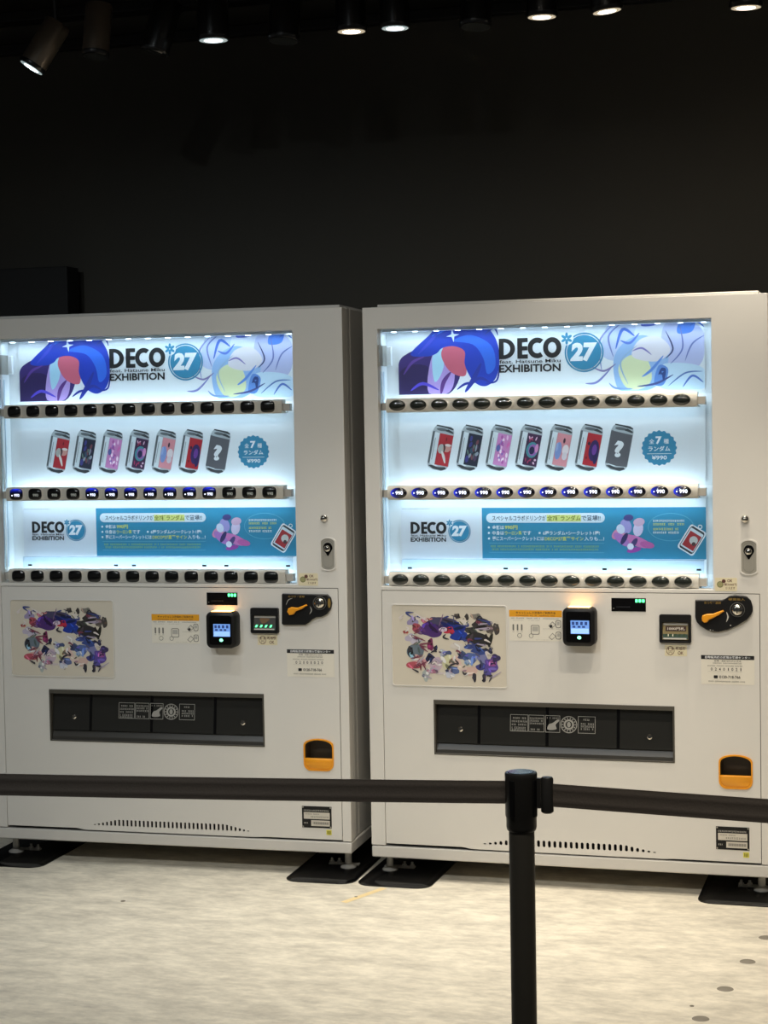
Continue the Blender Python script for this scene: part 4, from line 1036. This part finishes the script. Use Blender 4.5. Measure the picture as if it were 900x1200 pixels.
foot_plate(WM-.080, .32, .28, .79, 0, 'black foot plate at the right edge, under the right vending machine')

# ------------------------------------------------------------------ belt barrier
BELT = mat('black_webbing', (96, 88, 81), 0.8, noise=0.12, nscale=260, bump=0.3)
POST = mat('black_post_paint', (76, 73, 66), 0.45, noise=0.04, nscale=60)
HEAD = mat('black_head_plastic', (46, 45, 43), 0.33)
def belt_mesh(p0, p1, zc, h, parent, sag=0.004):
    b = MB(); n = 16; t = .0012; vs = []; fs = []
    d = Vector((p1[0]-p0[0], p1[1]-p0[1], 0)).normalized(); nn = Vector((-d.y, d.x, 0))
    prof = [(-.5, 0), (-.36, -.00015), (-.34, .00015), (-.18, .00015), (-.16, -.00015), (.0, .0003), (.16, -.00015), (.18, .00015), (.34, .00015), (.36, -.00015), (.5, 0)]
    m = len(prof)
    for k in range(n+1):
        q = k/n; zz = zc - sag*4*q*(1-q)
        for a, o in prof: vs.append((p0[0]+(p1[0]-p0[0])*q+nn.x*(t+o), p0[1]+(p1[1]-p0[1])*q+nn.y*(t+o), zz+a*h))
        for a, o in prof[::-1]: vs.append((p0[0]+(p1[0]-p0[0])*q-nn.x*(t+o), p0[1]+(p1[1]-p0[1])*q-nn.y*(t+o), zz+a*h))
    M2 = 2*m
    for k in range(n):
        for i in range(M2): j = (i+1) % M2; fs.append((k*M2+i, k*M2+j, (k+1)*M2+j, (k+1)*M2+i))
    fs.append(tuple(range(M2))[::-1]); fs.append(tuple(range(n*M2, (n+1)*M2)))
    b.add(vs, fs, BELT); return b.build('belt', parent, dz=0, smooth=30)
ZB = .8500; HB = .0385
P0 = Vector((1.057, -2.584)); PL_ = Vector((-.62, -2.765)); PR_ = Vector((2.75, -2.765))
def post(p, label):
    r = empty('belt_barrier_post', (p.x, p.y, 0))
    tag(r, label, 'barrier post', 'posts of the belt barrier')
    b = MB(); b.lathe([(.165, 0), (.165, .008), (.155, .016), (.06, .026), (.026, .034)], (0, 0, 0), POST, 40); b.build('base', r, dz=0)
    b = MB(); b.lathe([(.0215, .02), (.0215, .790)], (0, 0, 0), POST, 32); b.build('tube', r, dz=0)
    b = MB(); b.lathe([(.0225, .786), (.0245, .788), (.0255, .793), (.0255, .808), (.0270, .812), (.0270, .8750), (.0272, .8770), (.0272, .8825), (.0262, .8845), (.020, .8850)], (0, 0, 0), HEAD, 36); hd = b.build('head', r, dz=0)
    b = MB(); b.lathe([(.0228, .8850), (.0222, .8857)], (0, 0, 0), BLACKG, 30); b.build('cap_disc', r, dz=0)
    for a in (-112, -22, 68, 158):
        t = math.radians(a); cx, cy = .0268*math.cos(t), .0268*math.sin(t)
        b = MB(); ex = Vector((-math.sin(t), math.cos(t))); 
        vs = []
        for zz in (.812, .8740):
            for o, q in ((-.0045, -.002), (.0045, -.002), (.0045, .0022), (-.0045, .0022)):
                vs.append((cx+ex.x*o+math.cos(t)*q, cy+ex.y*o+math.sin(t)*q, zz))
        b.add(vs, [(0, 3, 2, 1), (4, 5, 6, 7), (0, 1, 5, 4), (1, 2, 6, 5), (2, 3, 7, 6), (3, 0, 4, 7)], BLACK); b.build('belt_slot', hd, dz=0, bevel=.0008)
    return r
def clip(parent, x, y):
    b = MB(); b.lathe([(.0075, ZB-.0315), (.0105, ZB-.0290), (.0105, ZB+.0265), (.0085, ZB+.0290)], (x, y, 0), HEAD, 20); b.build('belt_clip', parent, dz=0)
pM = post(P0, 'black belt barrier post standing in front of the right vending machine')
pR = post(PR_, 'black belt barrier post out at the right, its belt clipped to the middle post')
pL = post(PL_, 'black belt barrier post out at the left, receiving the long belt')
dl = (PL_-P0).normalized()
a0 = dl*.026; a1 = (PL_-P0)-dl*.040
belt_mesh((a0.x, a0.y), (a1.x, a1.y), ZB, HB, pM); clip(pM, a1.x, a1.y)
dr = (P0-PR_).normalized()
a0 = dr*.026; a1 = (P0-PR_)-dr*.0455
belt_mesh((a0.x, a0.y), (a1.x, a1.y), ZB-.001, HB, pR); clip(pR, a1.x, a1.y)
b = MB(); q = (PR_-P0).normalized(); e_ = q*.0285
b.box(e_.x-.004, e_.x+.006, e_.y-.0045, e_.y+.0045, ZB-.024, ZB+.026, HEAD); b.build('receiver', pM, dz=0)

# ------------------------------------------------------------------ track spotlights
CANB = mat('spotlight_black', (16, 16, 17), 0.30, coat=0.3)
CANG = mat('spotlight_grey', (150, 138, 124), 0.28, metal=0.8)
def lens_mat(name, col, s): return mat(name, (240, 240, 235), 0.3, emit=col, estr=s)
LCOOL = lens_mat('lens_cool', (226, 246, 250), 5.0); LWARM = lens_mat('lens_warm', (255, 240, 214), 5.0)
LDIM = mat('lens_dim', (38, 40, 40), 0.12)
LRIMC = lens_mat('lens_rim_cool', (196, 220, 224), 0.45); LRIMW = lens_mat('lens_rim_warm', (235, 214, 180), 0.45)
TRACKM = mat('track_black', (14, 14, 15), 0.45)
TY = -0.2; TZ = 2.97
b = MB(); b.box(-3.2, 3.2, TY-.018, TY+.018, TZ, TZ+.035, TRACKM)
for x in (-2.8, -1.4, 0, 1.4, 2.8): b.cyl((x, TY, TZ+.035), (x, TY, 3.5), .006, .006, TRACKM, 8)
tag(b.build('lighting_track', dz=0, smooth=30), 'black lighting track above the vending machines carrying the row of spotlights', 'lighting track', 'lighting tracks')
def spot(bx, bz, tx, tz, ty, dia, lens, watts, col, label, body=CANB, y=TY, trz=TZ, cone=110, blend=0.6, length=.165, group='spotlights on the track over the machines', lwid=.80, emit_light=True, lean=0.0):
    """bottom centre (bx, y, bz) and unit-ish axis towards the back end (tx, ty, tz)"""
    ax = Vector((tx, ty, tz)).normalized(); bot = Vector((bx, y, bz)); r = dia/2
    top = bot + ax*length
    root = empty('track_spotlight', (top.x, y, trz)); tag(root, label, 'spotlight', group)
    def loc(p): return Vector(p) - Vector((top.x, y, trz))
    b = MB(); b.lathe([(r*.93, .004), (r, 0), (r, length-.006), (r*.92, length), (r*.4, length+.004)], loc(bot), body, 30, axis=ax); b.build('housing', root, dz=0)
    b = MB(); b.lathe([(r*.97, -.004), (r*1.03, .0), (r*1.03, .010), (r*.98, .012)], loc(bot), CANB, 30, axis=ax)
    b.build('front_ring', root, dz=0)
    dim = lens is LDIM
    b = MB(); b.lathe([(r*.90, -.0052), (r*.885, -.0042)], loc(bot), LDIM if dim else (LRIMW if lens is LWARM else LRIMC), 28, axis=ax); le = b.build('lens', root, dz=0)
    if not dim:
        b = MB(); b.lathe([(r*.56, -.0066), (r*.60, -.0050)], loc(bot), lens, 24, axis=ax); b.build('lamp_core', le, dz=0)
    b = MB(); s = Vector((0, 1, 0)).cross(ax).normalized()*0
    mid = bot + ax*(length*.72)
    b.cyl(loc(mid + Vector((0, r*1.05, 0))), loc((mid.x, y+r*1.05, trz-.02)), .006, .006, CANB, 8)
    b.cyl(loc(mid + Vector((0, r*.9, 0))), loc(mid + Vector((0, r*1.25, 0))), .010, .010, CANB, 12)
    b.box(-.03+ (mid.x-top.x), .03+(mid.x-top.x), -.016, r*1.05+.008, -.022, .0, CANB); b.build('bracket', root, dz=0, smooth=30)
    if emit_light and watts > 0:
        l = bpy.data.lights.new('spotlight_beam', 'SPOT'); l.energy = watts; l.color = col; l.spot_size = math.radians(cone); l.spot_blend = blend; l.shadow_soft_size = .035
        o = bpy.data.objects.new('spotlight_beam', l); COL.objects.link(o); o.parent = root
        o.location = loc(bot - ax*.012)
        o.rotation_euler = (ax + Vector((0, lean, 0))).normalized().to_track_quat('Z', 'Y').to_euler()
    return root
CW = (0.90, 0.97, 1.0); WW_ = (1.0, 0.89, 0.73); NW = (1.0, 0.93, 0.82)
ORD = ['first', 'second', 'third', 'fourth', 'fifth', 'sixth', 'seventh', 'eighth', 'ninth', 'tenth', 'eleventh']
SP = [(-1.040, 2.645, .50, .87, .22, .088, LCOOL, 30, CW, 'leftmost track spotlight, tipped to the left with a brown-grey sheen', CANG),
      (-.815, 2.665, .05, 1.0, .12, .086, LDIM, 20, NW, 'second track spotlight from the left, grey with a dark lens', CANG),
      (-.611, 2.662, .30, .94, .06, .092, LDIM, 20, NW, 'third track spotlight from the left, black and tipped slightly leftwards', CANB),
      (-.410, 2.685, .0, 1.0, -.03, .098, LCOOL, 45, CW, 'fourth track spotlight from the left, black with a bright white lens', CANB),
      (-.178, 2.665, .04, 1.0, .10, .096, LDIM, 30, NW, 'fifth track spotlight from the left, black with a hardly lit lens', CANB),
      (.043, 2.677, .0, 1.0, -.03, .094, LWARM, 55, WW_, 'sixth track spotlight from the left, black with a warm lit lens', CANB),
      (.182, 2.676, .0, 1.0, -.02, .090, LCOOL, 45, NW, 'seventh track spotlight from the left, black with a cool lit lens', CANB),
      (.432, 2.660, .02, 1.0, .10, .094, LDIM, 30, NW, 'eighth track spotlight from the left, black with a grey streak down its side', CANB),
      (.635, 2.673, .0, 1.0, -.03, .092, LWARM, 60, WW_, 'ninth track spotlight from the left, black with a warm lit lens', CANB),
      (.829, 2.674, -.12, 1.0, -.06, .092, LWARM, 60, WW_, 'tenth track spotlight from the left, tipped slightly to the right', CANB),
      (1.231, 2.652, .0, 1.0, -.05, .094, LWARM, 120, WW_, 'rightmost track spotlight, a warm lit one near the right edge', CANB)]
for (bx, bz, tx, tz, ty, dia, ln, wt, col, lab, body) in SP:
    spot(bx, bz, tx, tz, ty, dia, ln, wt*SPOT_W, col, lab, body, cone=(100 if bx > 1.1 else 56), blend=.5, lean=(-.1 if bx > 1.1 else .30))
# a second track, added unseen above the frame to light the machine fronts
T2Y, T2Z = -1.15, 3.15
b = MB(); b.box(-3.2, 3.2, T2Y-.018, T2Y+.018, T2Z, T2Z+.035, TRACKM)
for x in (-2.8, -1.4, 0, 1.4, 2.8): b.cyl((x, T2Y, T2Z+.035), (x, T2Y, 3.5), .006, .006, TRACKM, 8)
tag(b.build('lighting_track', dz=0, smooth=30), 'added black lighting track out of view overhead, in front of the vending machines', 'lighting track', 'lighting tracks')
for k, (x, aim, wt, col) in enumerate(((-1.5, -1.3, 27, CW), (-.5, -.6, 33, CW), (.5, .3, 62, NW), (1.2, 1.0, 85, WW_), (1.9, 1.6, 95, WW_))):
    bot = Vector((x, T2Y, T2Z-.26)); tgt = Vector((aim, -.35, .1)); ax = (bot-tgt).normalized()
    spot(bot.x, bot.z, ax.x, ax.z, ax.y, .094, LWARM if k > 1 else LCOOL, wt*FRONT_W, col, ORD[k]+' added spotlight from the left on the unseen overhead track in front of the machines', CANB, y=T2Y, trz=T2Z, cone=56, blend=.6, group='added spotlights on the front track')

# a third track, added unseen over the hall side to brighten barrier and machine fronts
T3Y, T3Z = -3.9, 3.38
b = MB(); b.box(-3.2, 3.2, T3Y-.018, T3Y+.018, T3Z, T3Z+.035, TRACKM)
for x in (-2.8, -1.4, 0, 1.4, 2.8): b.cyl((x, T3Y, T3Z+.035), (x, T3Y, 3.5), .006, .006, TRACKM, 8)
tag(b.build('lighting_track', dz=0, smooth=30), 'added black lighting track out of view overhead, farthest from the vending machines', 'lighting track', 'lighting tracks')
for k, (x, aim, wt, col) in enumerate(((-1.3, -1.1, 104, CW), (-.1, -.1, 84, CW), (1.1, 1.0, 88, NW), (2.3, 1.9, 92, WW_))):
    bot = Vector((x, T3Y, T3Z-.26)); tgt = Vector((aim, 0, .05)); ax = (bot-tgt).normalized()
    spot(bot.x, bot.z, ax.x, ax.z, ax.y, .094, LWARM, wt, col, ORD[k]+' added spotlight from the left on the unseen rearmost overhead track', CANB, y=T3Y, trz=T3Z, cone=70, blend=.6, group='added spotlights on the rearmost track')
